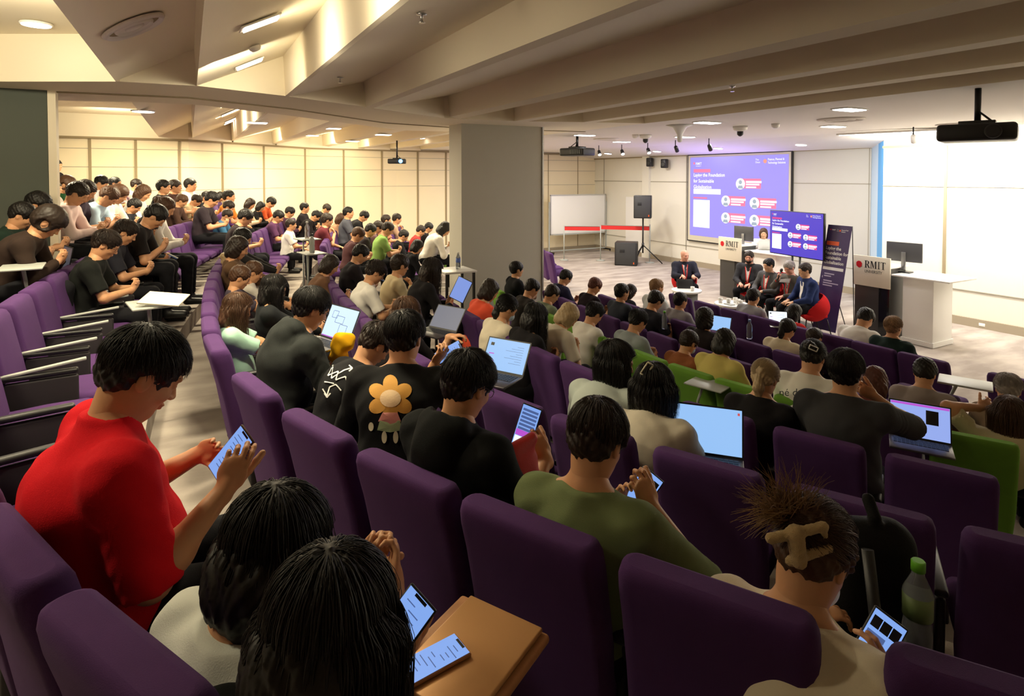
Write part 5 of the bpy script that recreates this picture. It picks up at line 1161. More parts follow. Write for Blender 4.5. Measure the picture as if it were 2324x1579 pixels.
hero('greysuit', 1744, 602, 11.5, 0.0, DG(178), 'panelist in grey suit seated second from the bearded man', hx=.08, pitch=.15, yaw=-.05, sleeve='long', shirt=(84, 84, 86), shirt_name='jacket', hair=('short', 'k'), skin=1, arms=('lap', 'lap'), heavy=1.1, **PQ)
dress_panelist('greysuit')
hero('greyhair', 1791, 608, 11.0, 0.0, DG(175), 'grey-haired panelist in grey suit holding a microphone', hx=.10, pitch=.35, yaw=.2, sleeve='long', shirt=(96, 92, 88), shirt_name='jacket', hair=('short', 'g'), skin=3, arms=('lap', dict(w=(.34, -.02, .98), d=(.3, .2, 1), n=(-.4, .9, 0), c=(.9, .9, 1, 1), t=.8)), **PQ)
dress_panelist('greyhair')
p_ = hw('greyhair', (.345, .03, 1.10)); e = empty('microphone', p_, DG(175), 'black handheld microphone near the grey-haired panelist', 'microphone'); e.rotation_euler = (0, -.5, DG(175))
MB().tube([(0, 0, -.16), (0, 0, .02)], .014, 10).build('handle', M_BLK, e); MB().lathe([(.012, .0), (.025, .02), (.026, .05), (.014, .07)]).build('grille', M_DMET, e)
hero('navy', 1826, 614, 10.4, 0.0, DG(152), 'panelist in navy suit nearest the purple banner', hx=.12, pitch=.12, yaw=.15, sleeve='long', shirt=(40, 54, 98), shirt_name='jacket', hair=('short', 'd'), skin=1, arms=('lap', 'lap'), heavy=1.15, **PQ)
dress_panelist('navy', lan=False)
hero('woman', 1733, 530, 14.3, 0.34, DG(222), 'person in white blouse with short brown hair behind the stage desk', hx=.08, pitch=.15, sleeve='long', shirt=(228, 222, 216), hair=('bob', 'b'), skin=1, arms=('type', 'type'), **PQ)
MB().lathe([(.2, 0), (.2, .02), (.03, .03), (.03, .66), (.18, .68), (.18, .74)]).build('bar_stool', M_DMET, None, tuple(hw('woman', (0.02, 0, -.34)))); bpy.context.scene.objects['bar_stool'].data.update()
tag(bpy.data.objects['bar_stool'], 'dark stool behind the stage desk under the person in white', 'stool')
for k in HERO:
    pass
def text_shapes(txt, x, y, h, mi):
    me = text_mesh(txt, 1.0, 0); out = [([(x+me.vertices[i].co.x*h, y-me.vertices[i].co.y*h) for i in p.vertices], mi) for p in me.polygons]; bpy.data.meshes.remove(me); return out
M_INK = mat('dark_ink', (.03, .04, .035), .8); M_WINK = mat('white_ink', (.75, .75, .72), .8)
project_print('printed', 'back_lettering', [M_INK], text_shapes('né de la v', 0, 0, 24, 0), 1768, 898, 1.0)
sk = []
for st_ in ([(0, 30), (22, 4), (34, -20), (30, 10), (58, -8), (76, -14)], [(10, 34), (20, 50), (26, 30), (40, 24), (52, 38)], [(22, 4), (46, -6), (40, 14), (62, 6), (66, 22)], [(0, 30), (14, 18), (36, 22)], [(70, -20), (78, -13), (70, -6)], [(14, 44), (20, 54), (28, 44)]): sk += [(q, 0) for q in stroke(st_, 1.5)]
project_print('jacket', 'white_sketch', [M_WINK], sk, 722, 848, 1.0)
for k_, px_c, py_c, sz, mt_ in (('printed', 1846, 790, 1.0, M_WHT), ('blonde', 1704, 882, .8, mat('ivory_clip', S(214, 206, 176), .4))):
    d_ = surf_pt(k_, px_c, py_c)
    if d_:
        m_ = clip_mesh(); m_.transform(Matrix.Scale(sz, 4)); accessory(k_, 'hair_clip', m_, mt_, px_c, py_c, d_, (.9, -.4, 0), (.4, .9, 0))
# ------------------------------------------------------------------ graphics on flat things
class Sheet:
    """2-D artwork on a plane: O top-left corner, u across, v down (full width / height vectors)"""
    def __init__(s, O, u, v, out): s.O, s.u, s.v = Vector(O), Vector(u), Vector(v); s.W, s.H = s.u.length, s.v.length; s.n = Vector(out).normalized(); s.vs = []; s.fs = []; s.mi = []; s.mats = []
    def m(s, mt):
        if mt not in s.mats: s.mats.append(mt)
        return s.mats.index(mt)
    def P(s, a, b, lay): return s.O+s.u*a+s.v*b+s.n*(.001+.0012*lay)
    def poly(s, pts, mt, lay=1):
        b = len(s.vs); s.vs += [s.P(x, y, lay) for x, y in pts]; s.fs.append(tuple(range(b, b+len(pts)))); s.mi.append(s.m(mt))
    def rect(s, x, y, w_, h, mt, lay=1): s.poly([(x, y), (x+w_, y), (x+w_, y+h), (x, y+h)], mt, lay)
    def disc(s, x, y, r, mt, lay=1, n=24): k = s.W/s.H; s.poly([(x+r*math.cos(2*math.pi*i/n), y+r*k*math.sin(2*math.pi*i/n)) for i in range(n)], mt, lay)
    def text(s, t, x, y, h, mt, lay=2, bold=0, sx=1.0):
        me = text_mesh(t, 1.0, 0, bold=bold); b = len(s.vs); k = h*s.H
        for v in me.vertices: s.vs.append(s.P(x+v.co.x*k*sx/s.W, y-v.co.y*h, lay))
        for p in me.polygons: s.fs.append(tuple(b+i for i in p.vertices)); s.mi.append(s.m(mt))
        bpy.data.meshes.remove(me)
    def build(s, name, parent=None):
        me = bpy.data.meshes.new(name); me.from_pydata([tuple(v) for v in s.vs], [], s.fs)
        for m_ in s.mats: me.materials.append(m_)
        for p, k in zip(me.polygons, s.mi): p.material_index = k
        ob = bpy.data.objects.new(name, me); COL.objects.link(ob)
        if parent is not None: ob.parent = parent; ob.matrix_parent_inverse = Matrix.Translation(parent.location).inverted() if parent.rotation_euler.z == 0 else parent.matrix_world.inverted()
        return ob
def slide(sh, k, bg):
    W_ = emat('slide_white%s' % k, (.92, .92, 1), 1.25); RB = emat('slide_red%s' % k, (.95, .22, .42) if k == 's' else (.8, .05, .3), 1.0); OR = emat('slide_orange%s' % k, (1, .35, .25), 1.0)
    FG = emat('slide_portrait%s' % k, (.45, .55, .65), .9)
    sh.rect(0, 0, 1, 1, bg, 0)
    sh.disc(.045, .075, .011, RB); sh.text('RMIT', .065, .095, .045, W_, bold=.01); sh.text('UNIVERSITY', .065, .118, .017, W_)
    sh.text('The', .70, .06, .03, W_); sh.text('Dean', .70, .09, .03, W_); sh.disc(.79, .07, .016, OR); sh.text('Finance, Planned &', .815, .062, .035, W_, bold=.01, sx=.8); sh.text('Technology Solutions', .815, .10, .035, W_, bold=.01, sx=.75)
    sh.rect(.04, .15, .195, .042, RB)
    for i, t in enumerate(('Laying the Foundation', 'for Sustainable', 'Globalisation')): sh.text(t, .04, .245+.075*i, .062, W_, bold=.018, sx=.92)
    sh.rect(.04, .40, .31, .065, W_); sh.rect(.04, .505, .16, .02, RB); sh.rect(.04, .54, .19, .35, W_)
    for (x, y) in ((.555, .33), (.405, .54), (.695, .55), (.405, .745), (.695, .75)):
        sh.rect(x, y-.062, .20, .115, RB, 1); sh.disc(x, y, .046, W_, 2)
        sh.disc(x, y-.02, .017, FG, 3); sh.poly([(x-.028, y+.055), (x-.02, y+.02), (x+.02, y+.02), (x+.028, y+.055)], FG, 3)
        for j, ww in enumerate((.15, .13, .10)): sh.rect(x+.055, y-.035+.032*j, ww, .018 if j else .024, W_, 2)
# projection screen on the wall
a_ = onx(1563, 353, XA-.06); b_ = onx(1797, 349, XA-.06); zt, zb = a_.z-.0, onx(1563, 544, XA-.06).z
e = empty('projection_screen', ((XA-.05), (a_.y+b_.y)/2, zb), 0, 'large wall projection screen with a violet slide', 'projection screen')
TL = Vector((XA-.07, a_.y, zt)); Wd = a_.y-b_.y; Hh = zt-zb
MB().box((0, 0, Hh/2), (.05, Wd+.06, Hh+.05)).build('frame', M_BLK, e); MB().box((-.022, -.0, Hh/2), (.012, Wd-.02, Hh-.02)).build('border', mat('screen_border', S(206, 200, 178), .6), e)
BGS = emat('slide_background', (.36, .30, .93), 1.05)
sh = Sheet(TL+Vector((-.012, -.10, -.07)), (0, -(Wd-.17), 0), (0, 0, -(Hh-.24)), (-1, 0, 0)); slide(sh, 's', BGS); sh.build('picture', e)
# unseen violet light added before the screen, tilted up to tint the ceiling
area((XA-.3, (a_.y+b_.y)/2, 2.2), (0, math.radians(140), 0), 1.8, 2.6, 80, (.45, .35, 1.0))
# television
p1, p2, p3 = at(1750, 476, 11.9), at(1873, 482, 10.7), None
u = (p2-p1); u.z = 0; up = Vector((0, 0, 1)); n = u.cross(up).normalized(); n = n if n.dot(EYE-p1) > 0 else -n
Hh = .86; c = p1+u/2-up*Hh/2; rz = math.atan2(u.y, u.x)
e = empty('television', (c.x, c.y, c.z-Hh/2-.5), rz, 'large television with a violet slide beside the projection screen', 'television')
sgn = -1
MB().box((0, 0, .5+Hh/2), (u.length, .05, Hh), bev=.008).build('casing', M_BLK, e)
bpy.context.view_layer.update()
O = p1+u*.012-up*.012+n*.027
sh = Sheet(O, u*.976, -up*(Hh-.03), n); slide(sh, 't', emat('tv_background', (.085, .05, .62), 1.0))
ob = sh.build('picture'); ob.parent = e; ob.matrix_parent_inverse = e.matrix_world.inverted()
h0 = c.z-Hh/2
for k in (-1, 1): MB().tube([(.09*k, 0, .6), (.09*k, 0, .5-h0+.05)], .02).build('pole', M_BLK, e)
MB().box((0, 0, .5-h0+.03), (.8, .5, .05), bev=.01).build('stand_base', M_BLK, e)
# easel banner
BL, BR, TLb, TR_ = onz(1842, 745, .10), onz(1897, 752, .10), onz(1881, 508, 1.98), onz(1934, 515, 1.98)
u = ((TR_-TLb)+(BR-BL))/2; u.z = 0; v = ((BL-TLb)+(BR-TR_))/2; c0 = (TLb+TR_)/2-u/2; n = v.cross(u).normalized(); n = n if n.dot(EYE-c0) > 0 else -n
e = empty('easel_banner', ((BL+BR)/2-Vector((0, 0, .10))), 0, 'tall purple easel banner leaning between panel and lectern', 'banner')
inv = Matrix.Translation(e.location).inverted()
M_BN = mat('banner_purple', S(60, 42, 96), .5); M_BW = mat('banner_white', S(222, 222, 226), .5); M_BO = mat('banner_orange', S(232, 92, 48), .5); M_RD = mat('logo_red', S(214, 26, 40), .4)
b = MB().slab([c0, c0+u, c0+u+v, c0+v], -n*.004).build('banner_sheet', M_BN, e); b.matrix_parent_inverse = inv
sh = Sheet(c0, u, v, n)
sh.disc(.14, .045, .025, M_RD); sh.text('RMIT', .20, .052, .018, M_BW, bold=.02); sh.text('The', .40, .045, .012, M_BW); sh.text('Dean', .40, .058, .012, M_BW); sh.disc(.54, .05, .035, M_BO); sh.text('Finance & Tech', .60, .048, .014, M_BW, sx=.8, bold=.02); sh.text('Solutions', .60, .064, .014, M_BW, sx=.8, bold=.02)
b = sh.build('banner_header'); b.parent = e; b.matrix_parent_inverse = inv; sh = Sheet(c0, u, v, n)
sh.rect(.06, .155, .52, .038, M_BO)
for i, t in enumerate(('Laying the', 'Foundation for', 'Sustainable', 'Globalisation')): sh.text(t, .06, .235+.045*i, .043, M_BW, bold=.02, sx=.92)
sh.rect(.06, .40, .86, .028, M_BW)
for i, ww in enumerate((.42, .30, .0, .36, .64, .40)):
    if ww: sh.rect(.16, .46+.022*i, ww, .011, mat('banner_pale', S(176, 168, 196), .5))
sh.rect(.08, .49, .03, .02, mat('banner_pale', S(176, 168, 196), .5))
b = sh.build('banner_print'); b.parent = e; b.matrix_parent_inverse = inv
bk = -n*.22
for q0, q1, nm in ((c0+u, c0+u+v*1.02+bk*.6-n*.35, 'rear_leg'), (c0+v*.55+u*.5-n*.05, c0+v*1.0+u*1.35-n*.1, 'side_leg'), (c0+v*.55+u*.5-n*.05, c0+u*.5-n*.02, 'upright')):
    q1 = Vector((q1.x, q1.y, max(q1.z, .01) if nm != 'rear_leg' else .01)); b = MB().tube([q0, q1], .008).build(nm, M_BLK, e); b.matrix_parent_inverse = inv
# lectern signs
def serif(sh, ch, x, y, w_, h, mt):
    t, s_ = .26*w_, .07*h
    R = lambda a, b, c, d: sh.rect(x+a*w_, y+b*h, c*w_, d*h, mt, 2)
    if ch == 'R':
        R(.12, 0, .22, 1); R(0, 0, .46, .05); R(0, .95, .46, .05); R(.3, 0, .35, .05); R(.3, .47, .3, .05)
        sh.poly([(x+.55*w_, y), (x+.82*w_, y+.1*h), (x+.86*w_, y+.26*h), (x+.8*w_, y+.42*h), (x+.55*w_, y+.52*h), (x+.6*w_, y+.42*h), (x+.64*w_, y+.26*h), (x+.6*w_, y+.1*h)], mt, 2)
        sh.poly([(x+.42*w_, y+.5*h), (x+.64*w_, y+.5*h), (x+1.0*w_, y+h), (x+.76*w_, y+h)], mt, 2)
    if ch == 'M':
        R(.08, 0, .08, 1); R(0, .95, .26, .05); R(.74, 0, .18, 1); R(.66, .95, .34, .05); R(0, 0, .22, .05); R(.78, 0, .22, .05)
        sh.poly([(x+.08*w_, y), (x+.30*w_, y), (x+.52*w_, y+.72*h), (x+.46*w_, y+h)], mt, 2); sh.poly([(x+.74*w_, y), (x+.80*w_, y), (x+.50*w_, y+h), (x+.46*w_, y+h)], mt, 2)
    if ch == 'I': R(.35, 0, .3, 1); R(.12, 0, .76, .05); R(.12, .95, .76, .05)
    if ch == 'T': R(.38, 0, .24, 1); R(.22, .95, .56, .05); R(0, 0, 1, .06); R(0, 0, .07, .25); R(.93, 0, .07, .25)
def lectern(px, py, d, X, label, desk=.0):
    y1 = onx(px, 500, X).y; w_ = .66
    e = empty('lectern', (X, y1-w_/2, 0), 0, label, 'lectern')
    MB().box((.27, 0, .62), (.5, w_-.04, 1.24), bev=.01).build('cabinet', mat('dark_lectern_laminate', S(62, 60, 58), .4), e); MB().box((.015, -.22, .47), (.01, .18, .84)).build('glass_strip', mat('black_gloss', (.01, .01, .01), .08), e)
    MB().box((.0, 0, 1.15), (.03, w_, .54), bev=.003).build('sign_panel', mat('sign_cream', S(228, 220, 200), .4), e)
    MB().box((.28, 0, 1.25), (.55, w_, .03), bev=.005).build('lectern_top', M_WHT, e)
    sh = Sheet((X-.016, y1, 1.42), (0, -w_, 0), (0, 0, -.54), (-1, 0, 0)); BK_ = mat('sign_black', (.02, .02, .02), .5)
    hexa = [(.18+.085*math.cos(math.radians(a)), .30+.085*w_/.54*math.sin(math.radians(a))*1.1) for a in (-100, -60, -20, 30, 75, 100, 150, 200, 225)]; sh.poly(hexa, M_RD, 2)
    for ch, x, ww in (('R', .33, .145), ('M', .485, .175), ('I', .67, .085), ('T', .76, .13)): serif(sh, ch, x, .15, ww, .24, BK_)
    sh.text('UNIVERSITY', .33, .55, .135, BK_, sx=.80)
    b = sh.build('sign_lettering'); b.parent = e; b.matrix_parent_inverse = Matrix.Translation(e.location).inverted()
    return e, y1-w_
e2, yr2 = lectern(1938, 0, 0, 10.7, 'lectern with RMIT University sign nearest the right wall'); e1, yr1 = lectern(1632, 0, 0, 11.1, 'lectern with RMIT University sign beside the projection screen')
def desk(X, y0, y1, label):
    e = empty('presenter_desk', (X, (y0+y1)/2, 0), 0, label, 'desk')
    MB().box((.35, 0, .56), (.6, abs(y1-y0)*.62, 1.12), bev=.006).build('cabinet', M_WHT, e); MB().box((.40, -.06, 1.14), (.86, abs(y1-y0)+.12, .03), bev=.006).build('desk_top', M_WHT, e); MB().box((.35, 0, .05), (.64, abs(y1-y0)*.66, .08)).build('plinth', M_WHT, e)
desk(10.72, yr2-.02, yr2-.80, 'white presenter desk joined to the nearest lectern'); desk(11.2, yr1-.02, yr1-.98, 'white presenter desk below the person in white')
def monitor(px, py, d, label, rz, w_=.56):
    p = at(px, py, d); e = empty('monitor', (p.x, p.y, 1.155), rz, label, 'monitor'); g = M_DMET
    MB().box((0, 0, .36), (.035, w_, .34), bev=.008).build('display_housing', mat('monitor_back', (.07, .07, .075), .35), e); MB().box((-.03, 0, .2), (.03, .07, .32), bev=.006).build('stand_post', mat('monitor_stand', (.25, .25, .25), .3, .6), e); MB().box((0, 0, .012), (.2, .24, .02), bev=.006).build('stand_base', g, e)
monitor(2052, 583, 10.5, 'black monitor seen from behind on the nearest presenter desk', .15); monitor(1688, 533, 13.9, 'black monitor seen from behind on the far presenter desk', .1, .50)
for px, py, d, l in ((1972, 576, 10.95, 'small black control panel on the nearest lectern'), (1648, 531, 14.1, 'small black control panel on the far lectern')):
    p = at(px, py, d); o = MB().box((0, 0, 0), (.16, .24, .03), rot=(0, .5, 0), bev=.006).build('control_panel', M_BLK, None, (p.x+.25, p.y, 1.31)); tag(o, l, 'control panel')
p = at(1738, 560, 13.7); laptop((p.x, p.y, 1.16), math.pi+DG(222)-math.pi, 'silver laptop on the desk of the person in white', body=mat('laptop_silver', (.6, .6, .58), .35, .6), tilt=0)
# round tables with cups
def side_table(px, py, label, r=.30, h=.56):
    p = onz(px, py, h); e = empty('round_side_table', (p.x, p.y, 0), 0, label, 'table')
    MB().lathe([(r*.96, h-.04), (r, h-.03), (r, h-.005), (r*.98, h)], n=32).build('table_top', M_WHT, e); MB().lathe([(r*.72, 0), (r*.72, h-.04)], n=32).build('drum_base', mat('table_drum_grey', S(112, 112, 104), .6), e); return p
t1 = side_table(1558, 657, 'white-topped round table before the bald panelist', .29, .62); t2 = side_table(1660, 688, 'white-topped round table crowded with cups', .29, .60)
def cup(x, y, z, label, rz=0):
    e = empty('cup', (x, y, z), rz, label, 'cup', 'white cups on the stage tables')
    MB().lathe([(.026, 0), (.036, .03), (.040, .085), (.036, .085), (.030, .012)]).build('bowl', M_CUP, e); MB().tube([(.038, 0, .07), (.062, 0, .06), (.062, 0, .03), (.036, 0, .025)], .005, 6).build('handle', M_CUP, e)
for k, (dx, dy, l) in enumerate(((-.12, .14, 'leftmost cup on the crowded round table'), (-.05, .02, 'middle cup on the crowded round table'), (.06, -.10, 'right cup on the crowded round table'), (.02, -.18, 'rightmost cup on the crowded round table'), (.12, .02, 'rear cup on the crowded round table'))): cup(t2.x+dx, t2.y+dy, .60, l, k)
cup(t1.x, t1.y-.16, .62, 'single white cup beside the tablet on the round table', 1)
tag(MB().box((0, 0, .008), (.10, .17, .012), bev=.003).build('folded_paper', M_GREY, None, (t2.x-.12, t2.y-.06, .60)), 'dark and pale notes lying on the crowded round table', 'paper')
e = empty('tablet_stand', (t1.x+.06, t1.y+.10, .62), DG(236), 'black tablet folder propped on the round table', 'tablet'); MB().box((0, 0, .09), (.012, .30, .18), rot=(0, -.25, 0), bev=.004).build('cover', M_BLK, e); MB().box((-.06, 0, .01), (.12, .28, .012), bev=.003).build('flap', M_BLK, e)
# red shell chairs
def red_chair(p, rz, label):
    e = empty('red_shell_chair', (p[0], p[1], 0), rz, label, 'chair', 'red chairs on the stage')
    f = Fld((-.34, -.33, .30), (.32, .33, .96), .014); f.ell((-.02, 0, .58), (.27, .27, .27), None, .02); f.ell((.06, 0, .67), (.26, .235, .25), None, .01, 'sub'); f.half((.10, 0, .62), (.8, 0, .6)); f.half((0, 0, .84), (-.2, 0, 1))
    link('shell', mesh_np('shell', [f.net()]), M_REDF, e); MB().box((.03, 0, .44), (.42, .42, .06), bev=.02).build('seat_pad', M_REDF, e)
    for sx in (-1, 1):
        for sy in (-1, 1): MB().tube([(.18*sx, .18*sy, .38), (.25*sx, .25*sy, 0)], .010).build('leg', M_DMET, e)
for k, l in (('bald', 'red chair under the bald panelist'), ('bearded', 'red chair under the bearded panelist'), ('greysuit', 'red chair under the grey-suited panelist'), ('greyhair', 'red chair under the grey-haired panelist'), ('navy', 'red chair under the navy-suited panelist')):
    e_, J_, loc_, ang_, sc_ = HERO[k]; red_chair((loc_.x-.02*math.cos(ang_), loc_.y), ang_, l)
p = at(1772, 602, 12.6); red_chair((p.x, p.y), DG(190), 'empty red chair behind the grey-haired panelist')
# loudspeakers
def cab(px, py, d, w_, h, dp, label, rz, z=None, stand=False):
    p = at(px, py, d); z0 = z if z is not None else p.z-h/2; e = empty('loudspeaker', (p.x, p.y, z0), rz, label, 'speaker')
    MB().box((0, 0, h/2), (dp, w_, h), bev=.02).build('cabinet', M_BLK, e); MB().box((dp/2+.002, 0, h/2), (.01, w_*.88, h*.92), bev=.004).build('grille', mat('speaker_grille', (.035, .035, .035), .6, bump=.8, bscale=400), e)
    MB().box((dp/2+.01, -w_*.16, h*.64), (.01, w_*.22, h*.14), bev=.002).build('horn', M_BLK, e); MB().box((dp/2+.01, w_*.36, h*.12), (.005, .03, .06)).build('logo_plate', mat('orange_plate', S(220, 90, 30), .4), e); return e
rzs = DG(225)
cab(1459, 469, 19.4, .56, .74, .4, 'black loudspeaker raised on a tripod at the far corner', rzs); cab(1422, 568, 19.2, .70, .74, .55, 'black bass speaker standing on the floor by the tripod', rzs, z=0)
p = at(1459, 560, 19.4); e = empty('speaker_stand', (p.x, p.y, 0), 0, 'black tripod stand under the raised loudspeaker', 'stand')
MB().tube([(0, 0, .35), (0, 0, at(1459, 494, 19.4).z)], .025).build('pole', M_BLK, e); MB().lathe([(.04, .55), (.04, .68)]).build('collar', M_BLK, e)
for a in (DG(200), DG(320), DG(80)): MB().tube([(0, 0, .62), (.62*math.cos(a), .62*math.sin(a), .02)], .018).build('leg', M_DMET, e)
# whiteboard on wheels
y_ = 18.35; a_, b_ = ony(1249, 443, y_), ony(1373, 441, y_); zb = ony(1300, 530, y_).z; W_ = b_.x-a_.x
e = empty('mobile_whiteboard', ((a_.x+b_.x)/2, y_, 0), 0, 'mobile whiteboard in the far corner right of the pillar', 'whiteboard')
MB().box((0, 0, (a_.z+zb)/2), (W_, .03, a_.z-zb), bev=.004).build('writing_surface', M_WHT, e)
fr = MB()
for z in (a_.z, zb): fr.box((0, -.01, z), (W_+.04, .05, .04))
for s_ in (-1, 1): fr.box((s_*W_/2, -.01, (a_.z+zb)/2), (.04, .05, a_.z-zb))
fr.build('frame', mat('aluminium', (.6, .6, .58), .35, .8), e)
for s_ in (-1, 1):
    MB().box((s_*(W_/2+.05), 0, a_.z/2-.1), (.04, .04, a_.z-.3)).build('upright', M_GREY, e); MB().box((s_*(W_/2+.05), 0, .08), (.05, .65, .05)).build('foot', M_DMET, e)
    for t_ in (-1, 1): MB().lathe([(.035, -.015), (.035, .015)], (s_*(W_/2+.05), t_*.28, .036), axis=Euler((0, math.pi/2, 0)), n=12).build('caster', M_BLK, e)
MB().box((0, 0, .12), (W_, .04, .04)).build('cross_bar', M_GREY, e); MB().box((0, -.06, zb-.01), (W_*.9, .1, .02)).build('pen_tray', M_GREY, e)
# retractable red barrier
q0, q1, q2 = at(1280, 519, 20.2), at(1363, 518, 20.1), at(1475, 516, 19.6)
for i, (a, b, l) in enumerate(((q0, q1, 'red barrier belt stretched before the whiteboard'), (q1, q2, 'red barrier belt right of the whiteboard'))):
    e = empty('barrier_belt', (a+b)/2, math.atan2((b-a).y, (b-a).x), l, 'barrier belt'); L_ = (b-a).length-.04
    MB().box((0, 0, 0), (L_, .006, .13)).build('belt', mat('belt_red', S(206, 36, 34), .7), e); MB().box((0, 0, .075), (L_, .02, .02)).build('top_rail', mat('rail_silver', (.5, .5, .48), .3, .8), e)
for i, a in enumerate((q0, q1, q2)):
    e = empty('barrier_post', (a.x, a.y, 0), 0, ('slim barrier post at the left belt end', 'slim barrier post between the two red belts', 'slim barrier post at the right belt end')[i], 'post'); MB().tube([(0, 0, .02), (0, 0, a.z+.1)], .018).build('pole', M_GREY, e); MB().lathe([(.15, 0), (.15, .02), (.02, .035)]).build('base', M_GREY, e)
# small table with bottle beside the pillar
p = onz(1030, 612, 1.18)
p = at(1032, 613, 7.9); zt_ = p.z
fz = ROWS[tier(p.x, p.y)][1]
e = empty('small_side_table', (p.x, p.y, fz), 0, 'small dark-legged table beside the pillar holding a bottle', 'table')
MB().box((0, 0, zt_-fz), (.45, .45, .025), bev=.004).build('table_top', M_WHT, e)
for sx in (-1, 1):
    for sy in (-1, 1): MB().box((.19*sx, .19*sy, (zt_-fz)/2), (.03, .03, zt_-fz-.02)).build('leg', M_BLK, e)
M_BOT = mat('clear_plastic', S(206, 214, 220), .12); M_BOT.node_tree.nodes['Principled BSDF'].inputs['Transmission Weight'].default_value = .75; M_BOT.node_tree.nodes['Principled BSDF'].inputs['IOR'].default_value = 1.2
def bottle(loc, label, capm=M_WHT, lab=None, s=1.0, body=None, rot=None):
    e = empty('water_bottle', loc, 0, label, 'bottle'); e.scale = (s,)*3
    if rot: e.rotation_euler = rot
    MB().lathe([(.028, 0), (.032, .01), (.032, .06), (.029, .08), (.032, .10), (.032, .15), (.014, .19), (.013, .205)]).build('bottle_body', body or M_BOT, e); MB().lathe([(.0155, .20), (.0155, .222), (.013, .225)]).build('cap', capm, e)
    if lab: MB().lathe([(.0325, .09), (.0325, .145)]).build('paper_label', lab, e)
bottle((p.x+.05, p.y, zt_+.013), 'clear water bottle on the small table by the pillar', lab=mat('label_blue', S(90, 120, 200), .5))
# laptops held on laps and tablets
HB = mat('laptop_dark', (.10, .09, .10), .35, .5)
def lap_at(px, py, d, face, label, w_=.32, **k): # px,py = screen centre
    p = at(px, py, d); rz = face; return laptop((p.x, p.y, p.z-w_*.34), rz, label, w_, **k)
lap_at(757, 738, 3.95, DG(20), 'laptop with a pale diagram screen before the black-hooded man', .34, detail=2, em=emat('bright_document', (.62, .80, 1.0), 1.15), open_=2.0)
lap_at(1137, 812, 3.75, DG(30), 'laptop with light blue page in front of the glasses wearer', .32, detail=3, open_=2.1, body=HB)
lap_at(1603, 985, 3.05, DG(42), 'large laptop with plain pale blue screen beside the cream shirt', .36, detail=5, open_=1.95, body=HB)
lap_at(2088, 962, 4.1, DG(30), 'laptop with dark and blue windows beside the charcoal T-shirt', .36, detail=4, open_=1.95, body=HB, em=emat('blue_desktop', (.34, .46, .95), .9))
lap_at(1003, 722, 5.0, DG(25), 'laptop with dim reflecting screen beyond the wavy-haired person', .32, em=emat('dim_screen', (.30, .32, .42), .5), open_=2.2, body=HB, detail=0)
lap_at(1630, 737, 7.6, DG(20), 'small laptop with blue page by the straight black bob', .30, open_=1.9); lap_at(1766, 722, 7.9, DG(45), 'small laptop with white page before the person in red', .24, open_=1.9, em=E_WH, detail=3)
def tablet(px, py, d, label, R, em=E_PH, s=1.0):
    e = empty('tablet', at(px, py, d), 0, label, 'tablet'); e.rotation_euler = R.to_euler(); e.scale = (s,)*3
    MB().box((0, 0, 0), (.009, .17, .24), bev=.004).build('case', M_BLK, e); MB().box((-.0055, 0, 0), (.001, .155, .225)).build('screen', em, e)
tablet(1046, 657, 4.9, 'tablet with blue screen held up beside the pillar', basis(cv((.4, .85, .1)), cv((-.2, .2, -1))), emat('tablet_blue', (.25, .38, .9), .8), .8)
# brown laptop, its sleeve and the phone on top in the near lap
cb = at(1055, 1478, 1.36); ux = -cR*.53-cF0*.85; ux = Vector((ux.x, ux.y, 0)).normalized(); rz = math.atan2(ux.y, ux.x)
M_TAN = mat('tan_leatherette', S(190, 134, 88), .5, bump=.15, bscale=150); M_GOLD = mat('gold_aluminium', S(214, 162, 108), .32, .35)
e = empty('laptop_sleeve', (cb.x, cb.y, cb.z-.026), rz, 'tan zipped sleeve under the closed gold laptop', 'laptop sleeve'); b = MB().box((0, 0, 0), (.335, .265, .022), bev=.010, seg=4).build('case', M_TAN, e); MB().tube([(.165, -.10, .003), (.20, -.105, .0)], .0018, 6).build('zip_pull', M_MET, e); MB().tube([(-.15, -.134, .0), (.15, -.134, .0)], .002, 6).build('zip', mat('zip_brown', S(120, 80, 50), .5), e)
e = empty('closed_laptop', (cb.x, cb.y+.0, cb.z-.008), rz, 'closed gold laptop on the lap nearest the camera', 'laptop'); MB().box((-.008, .008, 0), (.305, .215, .013), bev=.005, seg=3).build('lid', M_GOLD, e)
pp = at(985, 1440, 1.33); hor = cR*.80+cF0*.58
phone(Vector((pp.x, pp.y, cb.z+.004)), 0, 'phone in tan case lying on the gold laptop', R=basis(hor, (0, 0, 1)), casem=M_TAN, detail=1, s=1.03)
phone(at(905, 1432, 1.10), 0, 'phone with dim blue page held over the gold laptop', R=basis(cv((.62, .70, .3)), cv((-.3, .35, -.88))), detail=1, s=.95)
# red folder between the glasses wearer and his hand
m = Fld((-.16, -.05, -.16), (.16, .05, .12), .005)
m.cone((-.10, 0, -.10), (.10, 0, -.13), .022, .022, .03); m.cone((-.11, 0, .05), (.10, 0, .0), .02, .02, .03); m.ell((0, 0, -.04), (.13, .030, .10), None, .04)
p = at(1165, 1045, 2.2); o = link('red_bag', mesh_np('red_bag', [m.net()]), mat('red_leatherette', S(186, 34, 26), .6, bump=.2), None, p, (0.1, 0, rz-.2)); tag(o, 'red padded bag beside the glasses wearer', 'bag')
